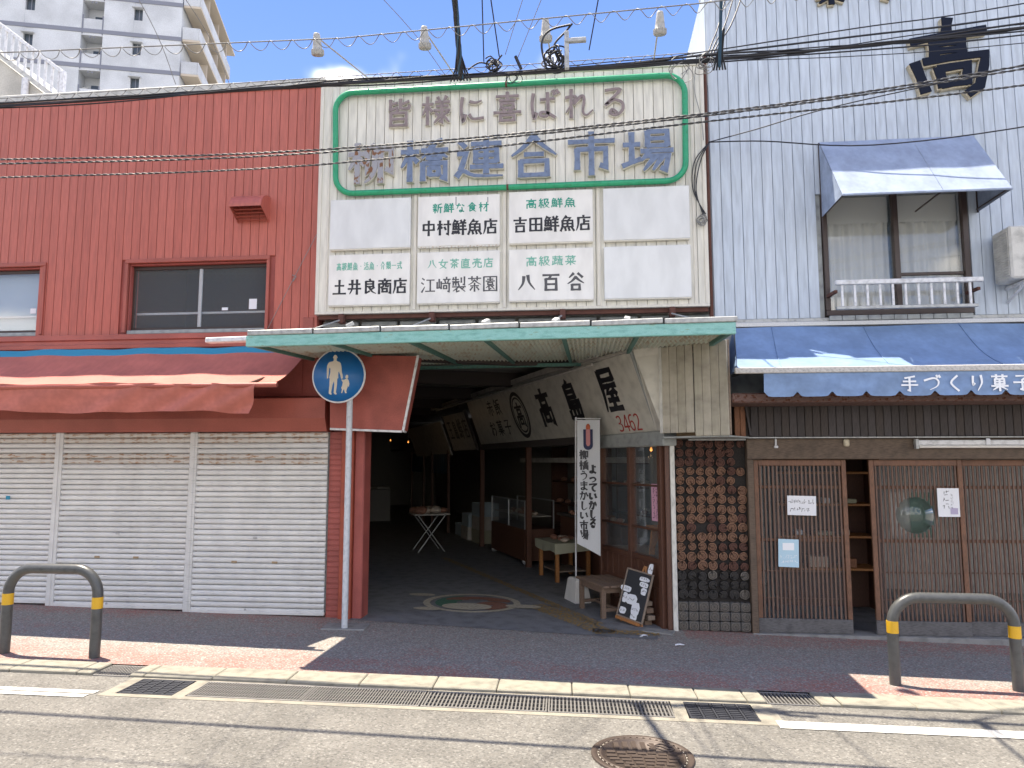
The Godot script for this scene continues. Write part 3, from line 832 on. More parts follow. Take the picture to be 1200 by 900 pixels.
func manhole() -> void:
	var c := Vector3(0.285, gy(0.285) - 0.011, 3.13)
	var o := thing("manhole_cover", "round brown iron manhole cover with raised pictorial relief in the road", "manhole", c)
	var keep := XF
	XF = Transform3D(Basis.from_euler(Vector3(0, 0.06, -0.02)), c)
	var s := new_st()
	slathe(s, [[0.29, 0.0], [0.29, 0.010], [0.285, 0.012], [0.258, 0.012], [0.254, 0.005], [0.244, 0.005], [0.242, 0.011], [0.232, 0.011], [0.230, 0.005], [0.0, 0.005]], 48)
	fin(o, "plate", s, M.iron_brown)
	s = new_st()
	slathe(s, [[0.253, 0.0055], [0.253, 0.0065], [0.245, 0.0065], [0.245, 0.0055]], 48)
	fin(o, "dust_ring", s, M.manhole_fill)
	s = new_st()
	for i in 5:                                      # upright bars of the upper half
		var x := -0.15 + i * 0.052
		sbox(s, Vector3(x, 0.004, -0.19 + absf(i - 2) * 0.012), Vector3(x + 0.028, 0.0115, -0.07))
	for i in 7: sbox(s, Vector3(-0.2 + i * 0.058, 0.004, -0.045 + 0.012 * (i % 2)), Vector3(-0.152 + i * 0.058, 0.011, -0.012 + 0.012 * (i % 2)))
	for r in 4:
		for i in 6:
			var w := sqrt(maxf(0.0, 0.046 - pow(0.05 + r * 0.042, 2)))
			var x0 := -w + i * w / 3.0
			sbox(s, Vector3(x0 + 0.004, 0.004, 0.012 + r * 0.045 + 0.008 * (i % 2)), Vector3(x0 + w / 3.0 - 0.008, 0.0112, 0.042 + r * 0.045 + 0.008 * (i % 2)))
	for k in 3:
		var pts := []
		for i in 13: pts.append(Vector3(0.05 + i * 0.012, 0.008, -0.15 + k * 0.035 + 0.02 * sin(i * 0.7 + k)))
		stube(s, pts, 0.006, 5)
	fin(o, "relief", s, M.iron_brown)
	s = new_st()
	for k in 40:
		var a := TAU * k / 40
		sbox(s, Vector3(-0.006, 0.004, -0.003), Vector3(0.006, 0.0125, 0.003), Transform3D(Basis(Vector3.UP, a), Vector3(sin(a) * 0.249, 0, cos(a) * 0.249)))
	fin(o, "rim_teeth", s, M.iron_brown)
	XF = keep

# ---------- red building ----------
func planks(parent: Node3D, x0: float, x1: float, pitch: float, z: float, th: float, key: String, nvar: int, holes: Callable) -> void:   # vertical boards; holes(xa, xb) gives the [y0, y1] spans
	var n := int(round((x1 - x0) / pitch))
	var w := (x1 - x0) / n
	for i in n:
		var xa := x0 + i * w
		for sp in holes.call(xa, xa + w):
			var m: Material = M[key + str(rng.randi() % nvar)]
			box(parent, "plank", Vector3(xa + 0.0022, sp[0], z - th), Vector3(xa + w - 0.0022, sp[1], z + rng.randf_range(-0.0006, 0.0006)), m, 0.0035)

func window_pane(parent: Node3D, a: Vector3, b: Vector3) -> void:
	box(parent, "pane", a, b, M.pane, 0.0005)

func build_red() -> void:
	var b := thing("red_building", "two storey building clad in red ribbed boards with closed white shutters", "building", Vector3(-5.0, gy(-5.0), 0))
	# wall core
	for e in [[-7.8, 3.88, -2.91, 5.82], [-7.8, 0.0, -2.4, 3.07], [-6.14, 3.07, -5.15, 3.88], [-3.48, 3.07, -2.91, 3.88]]:
		box(b, "wall", Vector3(e[0], e[1], -0.22), Vector3(e[2], e[3], -0.021), M.red_dark, 0.002)
	planks(b, -7.72, -2.915, 0.1002, 0.0, 0.02, "red", 3, func(xa, xb):
		if xb > -5.17 and xa < -3.46: return [[3.905, 5.83]]
		if xb < -6.12: return [[3.905, 5.83]]
		return [[3.05, 5.83]])
	box(b, "parapet_cap", Vector3(-7.8, 5.83, -0.25), Vector3(-2.90, 5.93, 0.03), M.pale_cap, 0.01)
	box(b, "roof", Vector3(-7.8, 5.5, -9.0), Vector3(-2.92, 5.62, -0.23), M.pale_cap)
	box(b, "rear_wall", Vector3(-7.8, -0.1, -9.2), Vector3(-7.5, 5.8, -0.24), M.red_dark)
	# ledge under the windows
	profile_x(b, "ledge", [Vector2(0.0, 3.055), Vector2(0.07, 3.04), Vector2(0.075, 2.985), Vector2(0.055, 2.975), Vector2(0.06, 2.935), Vector2(0.09, 2.925), Vector2(0.09, 2.885), Vector2(0.0, 2.88)], -7.8, -3.0, M.red_trim)
	# windows
	for e in [[-5.135, -3.50, -4.31, true], [-7.8, -6.16, -6.95, false]]:
		var x0: float = e[0]
		var x1: float = e[1]
		var w := box(b, "window", Vector3(x0 - 0.03, 3.86, -0.02), Vector3(x1 + 0.03, 3.905, 0.022), M.red_trim, 0.004)
		for sx in [x0 - 0.03, x1 - 0.005]: box(w, "trim", Vector3(sx, 3.07, -0.02), Vector3(sx + 0.035, 3.859, 0.020), M.red_trim, 0.004)
		box(w, "sill", Vector3(x0 + 0.006, 3.058, -0.12), Vector3(x1 - 0.006, 3.10, -0.018), M.grey_panel, 0.004)
		box(w, "reveal", Vector3(x0 + 0.006, 3.84, -0.13), Vector3(x1 - 0.006, 3.858, -0.021), M.red_dark, 0.002)
		box(w, "reveal", Vector3(x0 + 0.006, 3.10, -0.13), Vector3(x0 + 0.02, 3.839, -0.021), M.red_dark, 0.002)
		for r in [[x0 + 0.02, x1 - 0.006, 3.10, 3.135], [x0 + 0.02, x1 - 0.006, 3.80, 3.838]]:
			box(w, "frame", Vector3(r[0], r[2], -0.11), Vector3(r[1], r[3], -0.07), M.brown_metal, 0.003)
		var xm: float = e[2]
		for r in [x0 + 0.021, xm - 0.02, x1 - 0.04]: box(w, "frame", Vector3(r, 3.136, -0.105), Vector3(r + 0.03, 3.799, -0.072), M.aluminium if r == xm - 0.02 else M.brown_metal, 0.003)
		window_pane(w, Vector3(x0 + 0.03, 3.137, -0.092), Vector3(xm - 0.021, 3.798, -0.088))
		window_pane(w, Vector3(xm + 0.011, 3.137, -0.086), Vector3(x1 - 0.041, 3.798, -0.082))
		box(w, "guard_bar", Vector3(x0 + 0.05, 3.29, -0.128), Vector3(x1 - 0.05, 3.315, -0.116), M.aluminium, 0.002)
		if e[3]:
			box(w, "paper_notice", Vector3(-3.735, 3.325, -0.078), Vector3(-3.645, 3.44, -0.076), M.paper, 0.0005)
			box(w, "paper_notice", Vector3(-4.05, 3.318, -0.078), Vector3(-3.98, 3.35, -0.076), M.paper, 0.0005)
			box(w, "room_wall", Vector3(-7.4, 2.9, -2.6), Vector3(-2.95, 4.6, -2.5), M.brown_wood)
			box(w, "room_partition", Vector3(-6.0, 2.9, -2.49), Vector3(-5.9, 4.6, -0.25), M.brown_wood)
			box(w, "room_ceiling", Vector3(-7.4, 4.6, -2.6), Vector3(-2.95, 4.7, -0.25), M.brown_wood)
		else:
			box(w, "paper_notice", Vector3(-6.36, 3.33, -0.078), Vector3(-6.29, 3.39, -0.076), M.paper, 0.0005)
			box(w, "sky_reflection_panel", Vector3(x0, 3.1, -0.16), Vector3(x1 - 0.01, 3.84, -0.15), M.pale_blue, 0.001)  # added pale panel, its colour stands in for sky mirrored in the glass
	# vent hood
	var hood := new_st()
	var prof := []
	for k in 9:
		var a := PI * 0.5 * k / 8.0
		prof.append(Vector2(0.02 + 0.20 * sin(a), 4.40 + 0.17 * cos(a)))
	for k in 8:
		quad(hood, Vector3(-3.86, prof[k + 1].y, prof[k + 1].x), Vector3(-3.50, prof[k + 1].y, prof[k + 1].x), Vector3(-3.50, prof[k].y, prof[k].x), Vector3(-3.86, prof[k].y, prof[k].x))
	for x in [-3.86, -3.50]:
		var pp := PackedVector2Array(prof)
		pp.append(Vector2(0.0, 4.28))
		pp.append(Vector2(0.0, 4.57))
		sprism(hood, pp, -x - 0.002, -x + 0.002, Transform3D(Basis(Vector3(0, 0, 1), Vector3(0, 1, 0), Vector3(-1, 0, 0)), Vector3.ZERO))
	var hd := fin(b, "vent_hood", hood, M.red2)
	for k in 4: box(hd, "louver", Vector3(-3.84, 4.30 + k * 0.03, 0.02 + k * 0.03), Vector3(-3.52, 4.304 + k * 0.03, 0.06 + k * 0.03), M.red_trim, 0.001)
	box(b, "wall_plate", Vector3(-3.07, 3.02, 0.0), Vector3(-2.955, 3.20, 0.012), M.red_trim, 0.003)
	# shutter front
	profile_x(b, "fascia", [Vector2(-0.02, 2.34), Vector2(0.22, 2.305), Vector2(0.27, 2.295), Vector2(0.27, 2.09), Vector2(0.20, 1.955), Vector2(-0.02, 1.955)], -7.8, -2.70, M.red_trim)
	box(b, "bay_wall", Vector3(-7.8, 2.34, -0.02), Vector3(-2.6, 2.88, 0.02), M.red_dark, 0.002)
	box(b, "bay_panel", Vector3(-3.42, 2.36, 0.022), Vector3(-3.05, 2.80, 0.03), M.red_dark, 0.003)
	var n := 33
	var y0 := 0.10
	for e in [[-7.4, -5.785], [-5.692, -4.236], [-4.152, -2.712]]:
		var xa: float = e[0]
		var xb: float = e[1]
		var yb := gy((xa + xb) * 0.5) + 0.012
		var ph := (1.953 - yb) / n
		var sh := box(b, "shutter", Vector3(xa, yb, 0.030), Vector3(xb, 1.953, 0.040), M.shutter1, 0.001)
		var key := "slat%.3f" % (xb - xa)
		if not cache.has(key):
			var s := new_st()
			var hw := (xb - xa) * 0.5 - 0.002
			var pr := [Vector2(0.0, -0.5), Vector2(0.014, -0.44), Vector2(0.021, -0.28), Vector2(0.024, 0.0), Vector2(0.021, 0.26), Vector2(0.013, 0.40), Vector2(0.0, 0.43)]
			s.set_smooth_group(0)
			for k in pr.size() - 1:
				quad(s, Vector3(-hw, pr[k].y * ph, pr[k].x), Vector3(hw, pr[k].y * ph, pr[k].x), Vector3(hw, pr[k + 1].y * ph, pr[k + 1].x), Vector3(-hw, pr[k + 1].y * ph, pr[k + 1].x))
			s.generate_normals()
			cache[key] = s.commit()
		for i in n:
			var m: Material = M["shutter%d" % (rng.randi() % 3)]
			if i in [n - 1, n - 2, n - 5, n - 6]: m = M.shutter_rust
			put(sh, "slat", cache[key], m, Transform3D(Basis.from_euler(Vector3(rng.randf_range(-0.04, 0.04), 0, rng.randf_range(-0.0012, 0.0012))), Vector3((xa + xb) * 0.5, yb + (i + 0.5) * ph, 0.097 + rng.randf_range(-0.002, 0.002))))
		box(sh, "bottom_rail", Vector3(xa, yb - 0.008, 0.086), Vector3(xb, yb + 0.025, 0.124), M.shutter1, 0.004)
		var xm := (xa + xb) * 0.5
		put(sh, "lock", bevel_mesh(Vector3(0.045, 0.022, 0.008), 0.004), M.aluminium, at(xm - 0.04, yb + 0.77, 0.122))
		for dx in [-0.26, 0.18]: put(sh, "handle_slot", bevel_mesh(Vector3(0.06, 0.022, 0.006), 0.002), M.brass, at(xm + dx, yb + 0.52, 0.120))
		put(sh, "foot_latch", bevel_mesh(Vector3(0.02, 0.018, 0.012), 0.004), M.aluminium, at(xm - 0.12, yb + 0.04, 0.124))
	for e in [[-5.785, -5.692], [-4.236, -4.152]]:
		var p := box(b, "guide_post", Vector3(e[0], gy(e[0]) - 0.02, 0.08), Vector3(e[1], 1.955, 0.125), M.shutter1, 0.004)
		box(p, "groove", Vector3(e[0] + 0.035, gy(e[0]), 0.126), Vector3(e[0] + 0.055, 1.955, 0.132), M.shutter0, 0.002)
	put(b, "sticker", bevel_mesh(Vector3(0.05, 0.04, 0.002), 0.0005), M.cyan_cloth, at(-6.30, 1.25, 0.1225))
	# corner post
	box(b, "corner_post", Vector3(-2.705, gy(-2.7) - 0.02, -0.16), Vector3(-2.56, 1.95, 0.09), M.red_dark, 0.003)
	for i in 34: box(b, "rib", Vector3(-2.70, 0.07 + i * 0.055, 0.091), Vector3(-2.565, 0.112 + i * 0.055, 0.10), M.red_dark, 0.003)
	box(b, "pillar", Vector3(-2.56, gy(-2.5) - 0.02, -0.12), Vector3(-2.43, 1.97, 0.14), M.orange_post, 0.006)
	box(b, "pillar", Vector3(-2.43, gy(-2.4) - 0.02, -0.14), Vector3(-2.325, 1.97, 0.10), M.red_dark, 0.012)
	# hanging cable stay
	var w1 := tube(b, "guy_wire", [Vector3(-3.50, 3.0, 0.02), Vector3(-3.44, 3.12, 0.03), Vector3(-3.17, 3.66, 0.03), Vector3(-2.93, 4.12, 0.04)], 0.0035, M.cable_grey, 5)
	tube(w1, "knot", [Vector3(-3.19, 3.60, 0.03), Vector3(-3.15, 3.65, 0.045), Vector3(-3.20, 3.67, 0.03)], 0.006, M.cable_grey, 5)
	awning_red()
	# red board at the arcade corner
	var rb := thing("corner_board", "plain red sign board with white edging and slanted end above arcade corner", "sign board", Vector3(-2.2, 1.95, 0.2))
	prism(rb, "panel", [Vector2(-2.655, 2.742), Vector2(-1.728, 2.712), Vector2(-1.872, 1.955), Vector2(-2.63, 1.985)], 0.10, 0.30, M.red_board)
	bar(rb, "edging", Vector3(-1.722, 2.722, 0.295), Vector3(-1.866, 1.955, 0.295), 0.024, M.white_rail)
	bar(rb, "edging", Vector3(-2.63, 1.974, 0.295), Vector3(-1.879, 1.944, 0.295), 0.022, M.white_rail)
	bar(rb, "edging", Vector3(-1.866, 1.95, 0.281), Vector3(-1.90, 1.95, 0.06), 0.02, M.white_rail)

func awning_red() -> void:
	var o := thing("red_awning", "slack red cloth awning with a bright blue upper strip above the shutters", "awning", Vector3(-5.5, 2.88, 0.05))
	# (z, y) sections; wrinkled towards the bunched right end
	var s := new_st()
	var s2 := new_st()
	var s3 := new_st()
	var x0 := -7.9
	var x1 := -2.98
	var nx := 60
	var ny := 12
	var point := func(u: float, v: float) -> Vector3:
		var z := lerpf(0.10, 1.0, v)
		var y := 2.39 + 0.485 * pow(1.0 - v, 2.1)
		var x := lerpf(x0, x1, u)
		var e := clampf((x + 4.6) / 1.4, 0.0, 1.0)
		y += e * e * 0.009 * sin((v * 3.2 + u * 40.0)) * v * (1.0 - v) * 2.0 + 0.006 * sin(x * 5.1 + v * 6.0) + 0.004 * sin(x * 11.3 - v * 9.0)
		x += 0.13 * e * e * e * (0.2 - v) * 1.2
		y -= 0.03 * e * e * e * v
		return Vector3(x, y, z)
	s.set_smooth_group(0)
	s2.set_smooth_group(0)
	s3.set_smooth_group(0)
	for i in nx:
		for j in ny:
			var u0 := float(i) / nx
			var u1 := float(i + 1) / nx
			var v0 := float(j) / ny
			var v1 := float(j + 1) / ny
			quad(s2 if j < 1 else s, point.call(u0, v1), point.call(u1, v1), point.call(u1, v0), point.call(u0, v0))
	for i in nx:
		for j in 6:
			var pts := []
			for c in [[i, j + 1], [i + 1, j + 1], [i + 1, j], [i, j]]:
				var u := float(c[0]) / nx
				var v := float(c[1]) / 6.0
				var p: Vector3 = point.call(u, 1.0)
				var e := clampf((p.x + 5.2) / 2.0, 0.0, 1.0)
				pts.append(p + Vector3(-0.07 * e * v, -0.27 * v + 0.012 * sin(p.x * 3.0) * v, 0.012 - 0.05 * v + 0.022 * sin(p.x * 7.0 + v * 3.0) * v + e * 0.02 * sin(v * 7.0 + p.x * 16.0)))
			quad(s3, pts[0], pts[1], pts[2], pts[3])
	fin(o, "cloth", s, M.red_cloth)
	fin(o, "blue_strip", s2, M.cyan_cloth)
	fin(o, "valance", s3, M.red_cloth)
	tube(o, "front_bar", [Vector3(-7.9, 2.37, 0.995), Vector3(-2.90, 2.36, 0.995)], 0.024, M.red_trim, 10)
	for x in [-6.62, -3.25]: bar(o, "arm", Vector3(x, 2.62, 0.03), Vector3(x + 0.02, 2.36, 0.97), 0.025, M.brown_metal)

func build_foot_sign() -> void:
	var o := thing("footpath_sign", "round blue traffic sign showing an adult leading a child, on a white pole", "traffic sign", Vector3(-2.345, gy(-2.345), 0.545))
	var y0 := gy(-2.345) + 0.008
	tube(o, "pole", [Vector3(-2.345, y0, 0.545), Vector3(-2.345, 1.2, 0.545), Vector3(-2.346, 2.66, 0.545)], 0.030, M.pole_white, 14)
	var c := Vector3(-2.448, 2.486, 0.583)
	var back := new_st()
	slathe(back, [[0.0, 0.0], [0.268, 0.0], [0.272, 0.004], [0.272, 0.014], [0.262, 0.018], [0.0, 0.018]], 56, Transform3D(Basis(Vector3.RIGHT, PI * 0.5), c - Vector3(0, 0, 0.004)))
	var d := fin(o, "disc", back, M.white_rail)
	var bl := new_st()
	slathe(bl, [[0.257, 0.0], [0.257, 0.002], [0.0, 0.002]], 56, Transform3D(Basis(Vector3.RIGHT, PI * 0.5), c + Vector3(0, 0, 0.0145)))
	fin(d, "blue_face", bl, M.sign_blue)
	var fig := func(nm: String, polys: Array, ox: float, oy: float, k: float):
		var s := new_st()
		var q := 0.0
		for p in polys:
			var a := PackedVector2Array()
			for i in range(0, p.size(), 2): a.append(Vector2(ox + (p[i] - 450.0) * k, oy - (p[i + 1] - 375.0) * k))
			sprism(s, a, 0.0, 0.0012 + q, Transform3D(Basis(), c + Vector3(0, 0, 0.0167)))
			q += 0.0002
		fin(d, nm, s, M.sign_cream)
	var k := 0.272 / 285.0
	fig.call("adult_figure", [
		[398, 162, 410, 156, 424, 162, 434, 180, 436, 188, 428, 190, 426, 206, 420, 216, 398, 216, 394, 206, 393, 190, 384, 190, 388, 178],
		[396, 214, 424, 214, 432, 224, 458, 232, 470, 246, 478, 282, 484, 340, 492, 365, 497, 395, 488, 412, 478, 404, 470, 372, 452, 330, 448, 340, 446, 372, 448, 404, 438, 404, 436, 470, 426, 545, 434, 562, 430, 572, 410, 566, 402, 550, 408, 470, 402, 430, 388, 470, 376, 550, 382, 566, 376, 574, 352, 562, 350, 550, 356, 470, 356, 402, 350, 398, 362, 340, 362, 300, 350, 290, 344, 350, 340, 400, 328, 404, 324, 350, 326, 270, 338, 242, 352, 232, 388, 224]], 0, 0, k)
	fig.call("child_figure", [
		[528, 374, 540, 366, 552, 374, 554, 394, 546, 406, 532, 406, 524, 394],
		[530, 408, 548, 408, 560, 430, 568, 460, 562, 496, 552, 480, 548, 500, 540, 520, 536, 540, 542, 556, 526, 558, 520, 545, 512, 515, 500, 530, 494, 556, 482, 556, 490, 520, 482, 500, 492, 480, 498, 446, 484, 424, 484, 412, 500, 420, 518, 416]], 0, 0, k)
	for y in [2.36, 2.60]: box(o, "clamp", Vector3(-2.42, y - 0.02, 0.51), Vector3(-2.29, y + 0.02, 0.578), M.aluminium, 0.004)

func build_rails() -> void:
	var defs := [[-4.752, -3.965, 1.86, 0.725, "grey tubular guard rail with yellow bands standing on sunlit red paving"], [2.305, 3.185, 1.49, 0.70, "grey tubular guard rail with yellow bands standing before the latticed doors"]]
	for e in defs:
		var xa: float = e[0]
		var xb: float = e[1]
		var z: float = e[2]
		var o := thing("guard_rail", e[4], "guard rail", Vector3((xa + xb) * 0.5, gy((xa + xb) * 0.5), z), "street guard rails")
		var r := 0.041
		var top: float = e[3] + gy((xa + xb) * 0.5) - r
		var cr := 0.20
		var pts := [Vector3(xa, gy(xa) - 0.02, z), Vector3(xa, top - cr, z)]
		for k in range(1, 9): pts.append(Vector3(xa + cr - cr * cos(PI * 0.5 * k / 8), top - cr + cr * sin(PI * 0.5 * k / 8), z))
		for k in 9: pts.append(Vector3(xb - cr + cr * sin(PI * 0.5 * k / 8), top - cr + cr * cos(PI * 0.5 * k / 8), z))
		pts.append(Vector3(xb, gy(xb) - 0.02, z))
		tube(o, "tube", pts, r, M.rail_grey, 18)
		for x in [xa, xb]: tube(o, "yellow_band", [Vector3(x, gy(x) + 0.385, z), Vector3(x, gy(x) + 0.475, z)], r + 0.0015, M.band_yellow, 18)

# ---------- market sign ----------
func build_market_sign() -> void:
	var o := thing("market_sign", "large cream ribbed sign wall with green pipe border and shop name boards", "sign", Vector3(-0.83, 3.22, 0.05))
	box(o, "backing", Vector3(-2.90, 3.24, -0.20), Vector3(1.235, 5.775, 0.079), M.grey_panel, 0.002)
	planks(o, -2.90, 1.235, 0.1035, 0.10, 0.02, "cream", 3, func(_a, _b): return [[3.235, 5.785]])
	box(o, "top_cap", Vector3(-2.91, 5.785, -0.21), Vector3(1.245, 5.83, 0.115), M.cream_trim, 0.004)
	box(o, "bottom_rail", Vector3(-2.905, 3.208, -0.1), Vector3(1.24, 3.236, 0.112), M.cream_trim, 0.003)
	for x in [-2.905, 1.20]: box(o, "side_trim", Vector3(x, 3.237, 0.06), Vector3(x + 0.04, 5.784, 0.112), M.cream_trim, 0.003)
	for x in [-1.835, -0.875, 0.11]: box(o, "batten", Vector3(x, 3.237, 0.09), Vector3(x + 0.035, 4.49, 0.117), M.cream_trim, 0.003)
	box(o, "batten", Vector3(1.09, 3.237, 0.09), Vector3(1.12, 5.784, 0.108), M.cream_trim, 0.003)
	box(o, "batten", Vector3(-2.80, 3.237, 0.09), Vector3(-2.775, 5.784, 0.108), M.cream_trim, 0.003)
	# green pipe border
	var pts := []
	var r := 0.2
	for q in [[0.84, 5.467, 0.0], [-2.52, 5.467, PI * 0.5], [-2.50, 4.722, PI], [0.83, 4.722, PI * 1.5]]:
		for k in 9:
			var a: float = q[2] + PI * 0.5 * k / 8.0
			pts.append(Vector3(q[0] + r * cos(a), q[1] + r * sin(a), 0.145))
	var s := new_st()
	stube(s, pts, 0.031, 10, true)
	var pipe := fin(o, "pipe_border", s, M.green_pipe)
	for x in [-0.83, -0.845]:
		tube(pipe, "sleeve", [Vector3(x, 5.667 if x < -0.84 else 4.522, 0.145), Vector3(x + 0.022, 5.667 if x < -0.84 else 4.522, 0.145)], 0.033, M.rust_steel, 10)
	# raised characters
	var row := [["皆", -2.014], ["様", -1.60], ["に", -1.215], ["喜", -0.825], ["ば", -0.435], ["れ", -0.065], ["る", 0.305]]
	for e in row:
		letter(o, e[0], Vector3(e[1], 5.418, 0.10), 0.325, 0.335, 0.034, M.letter_mauve, 0.028)
	row = [["柳", -2.305], ["橋", -1.723], ["連", -1.118], ["合", -0.54], ["市", 0.064], ["場", 0.645]]
	for e in row:
		letter(o, e[0], Vector3(e[1], 4.852, 0.10), 0.53, 0.47, 0.060, M.letter_rust if e[0] == "柳" else M.letter_blue, 0.045)
	# name boards
	var xs := [[-2.745, -1.86], [-1.78, -0.902], [-0.805, 0.071], [0.18, 1.056]]
	var ys := [[3.907, 4.452], [3.293, 3.842]]
	var words := [[["", ""], ["新鮮な食材", "中村鮮魚店"], ["高級鮮魚", "吉田鮮魚店"], ["", ""]], [["高級鮮魚・活魚・介類一式", "土井良商店"], ["八女茶直売店", "江﨑製茶園"], ["高級蔬菜", "八百谷"], ["", ""]]]
	for rr in 2:
		for c in 4:
			var x0: float = xs[c][0]
			var x1: float = xs[c][1]
			var y0: float = ys[rr][0] + (0.004 if c > 1 else 0.0)
			var y1: float = ys[rr][1] + (0.014 if c > 1 and rr == 0 else 0.0)
			var t1: String = words[rr][c][0]
			var t2: String = words[rr][c][1]
			var bd := box(o, "name_board", Vector3(x0, y0, 0.102), Vector3(x1, y1, 0.150), M.board_plain if t1 == "" else M.board_white, 0.004)
			box(bd, "bottom_edge", Vector3(x0 + 0.004, y0 - 0.012, 0.104), Vector3(x1 - 0.004, y0 - 0.0005, 0.146), M.board_rust if (c == 1 and rr == 0) else M.cream_trim, 0.003)
			if c == 1 and rr == 0:
				for k in 2: put(bd, "rust_streak", bevel_mesh(Vector3(0.012, [0.09, 0.06][k], 0.002), 0.0006), M.letter_rust, at([-1.37, -1.03][k], y1 - 0.06, 0.1502))
			if t1 == "": continue
			var xc := (x0 + x1) * 0.5
			var n1 := t1.length()
			var p1 := 0.62 / n1 if n1 < 6 else (0.72 / n1)
			if n1 == 4: p1 = 0.135
			print_line(bd, "lettering", t1, at(xc + (0.02 if c == 1 else 0.0), y1 - (0.135 if rr == 0 else 0.13), 0.150), p1, p1 * 0.86, 0.105 if n1 < 12 else 0.085, 0.0125 if n1 < 12 else 0.009, M.ink_pale_green if n1 == 12 or rr == 1 else M.ink_green, 0.2)
			var grey := t2 == "江﨑製茶園"
			if t2 == "八百谷":
				print_line(bd, "lettering", "八百谷", at(xc, y0 + 0.19, 0.150), 0.255, 0.19, 0.185, 0.03, M.ink_grey, 1.0)
			else:
				print_line(bd, "lettering", t2, at(xc + 0.01, y0 + 0.195, 0.150), 0.165, 0.152, 0.165, 0.017 if grey else 0.0245, M.ink_grey if grey else M.ink_black, 1.0)
	# steel under the sign
	box(o, "rust_beam", Vector3(-2.88, 3.16, 0.02), Vector3(1.23, 3.207, 0.07), M.rust_steel, 0.004)
	for x in [-2.60, -1.62, -0.25, 0.86]:
		var k := box(o, "bracket", Vector3(x - 0.03, 3.10, 0.071), Vector3(x + 0.03, 3.20, 0.16), M.rust_steel, 0.008)
		bar(k, "stay_rod", Vector3(x - 0.01, 3.13, 0.16), Vector3(x + (0.32 if x > 0.5 else -0.16), 2.90, 0.75), 0.014, M.zinc)
	var xp := -2.88
	while xp < 1.15:
		box(o, "back_panel", Vector3(xp, 2.84, -0.12), Vector3(xp + 0.40, 3.16, -0.07), M.grey_panel, 0.012)
		xp += 0.43

func letter(parent: Node3D, ch: String, c: Vector3, w: float, h: float, sw: float, m: Material, depth: float) -> void:
	var s := new_st()
	glyph(s, ch, Transform3D(Basis(), c), w, h, sw, 0.0, depth, 0.007, 0.8)
	var body := fin(parent, "letter", s, M.letter_edge)
	s = new_st()
	glyph(s, ch, Transform3D(Basis(), c), w, h, sw, depth, depth + 0.009, 0.0, 0.8)
	fin(body, "face", s, m)

func build_canopy() -> void:
	var o := thing("entrance_canopy", "flat canopy with pale teal front beam and rusty corrugated underside over the entrance", "canopy", Vector3(-0.88, 2.66, 0.8))
	var yl := func(x: float, z: float) -> float: return 2.705 + 0.009 * (x + 0.9) + 0.05 * (1.47 - z)
	rbox(o, "front_beam", Vector3(-0.885, 2.712, 1.47), Vector3(4.19, 0.10, 0.045), Basis(Vector3.BACK, 0.009), M.teal, 0.006)
	for i in 7:
		var xa := -2.965 + i * 0.6
		rbox(o, "edge_flashing", Vector3(xa + 0.295, 2.788 + 0.009 * (xa + 1.2), 1.44), Vector3(0.588, 0.045, 0.13), Basis.from_euler(Vector3(0.06, 0, 0.012 + 0.01 * (i % 2))), M.zinc, 0.006)
		var s := new_st()
		for k in 1:
			quad(s, Vector3(xa - 0.02, 2.82 + 0.009 * xa, 1.5), Vector3(xa + 0.60, 2.815 + 0.009 * xa, 1.5), Vector3(xa + 0.60, 3.02, -0.05), Vector3(xa - 0.02, 3.025, -0.05))
			quad(s, Vector3(xa - 0.02, 2.805 + 0.009 * xa, 1.5), Vector3(xa - 0.02, 3.01, -0.05), Vector3(xa + 0.60, 3.005, -0.05), Vector3(xa + 0.60, 2.80 + 0.009 * xa, 1.5))
		fin(o, "roof_sheet", s, M.zinc)
		if i in [1, 3, 4, 5]: rbox(o, "loose_clip", Vector3(xa + 0.3, 2.835, 1.42), Vector3(0.07, 0.035, 0.05), Basis.from_euler(Vector3(0.2, 0.3 * i, 0.5)), M.zinc, 0.004)
	var ribs := [-2.94, -2.22, -1.53, -0.87, -0.20, 0.42, 1.17]
	for x in ribs:
		bar(o, "rib", Vector3(x, yl.call(x, 1.44) - 0.020, 1.44), Vector3(x, yl.call(x, -1.1) - 0.020, -1.1), 0.035, M.teal_rib, 0.04)
	bar(o, "rear_rail", Vector3(-2.6, yl.call(-2.6, -1.1) - 0.05, -1.1), Vector3(0.9, yl.call(0.9, -1.1) - 0.05, -1.1), 0.04, M.teal_rib)
	for i in 6:
		var xa: float = ribs[i] + 0.01
		var xb: float = ribs[i + 1] - 0.01
		var s := new_st()
		s.set_smooth_group(0)
		var n := int((xb - xa) / 0.007)
		for k in n:
			var x0 := lerpf(xa, xb, float(k) / n)
			var x1 := lerpf(xa, xb, float(k + 1) / n)
			var w0 := 0.012 * sin(x0 / 0.042 * TAU)
			var w1 := 0.012 * sin(x1 / 0.042 * TAU)
			for z in [[1.445, 0.17], [0.17, -1.1]]:
				quad(s, Vector3(x0, yl.call(x0, z[0]) + w0, z[0]), Vector3(x0, yl.call(x0, z[1]) + w0, z[1]), Vector3(x1, yl.call(x1, z[1]) + w1, z[1]), Vector3(x1, yl.call(x1, z[0]) + w1, z[0]))
		fin(o, "corrugated_sheet", s, M.corrugated)
	rbox(o, "gutter_end", Vector3(-3.40, 2.815, 0.88), Vector3(0.55, 0.05, 0.09), Basis(Vector3.BACK, 0.02), M.white_rail, 0.008)

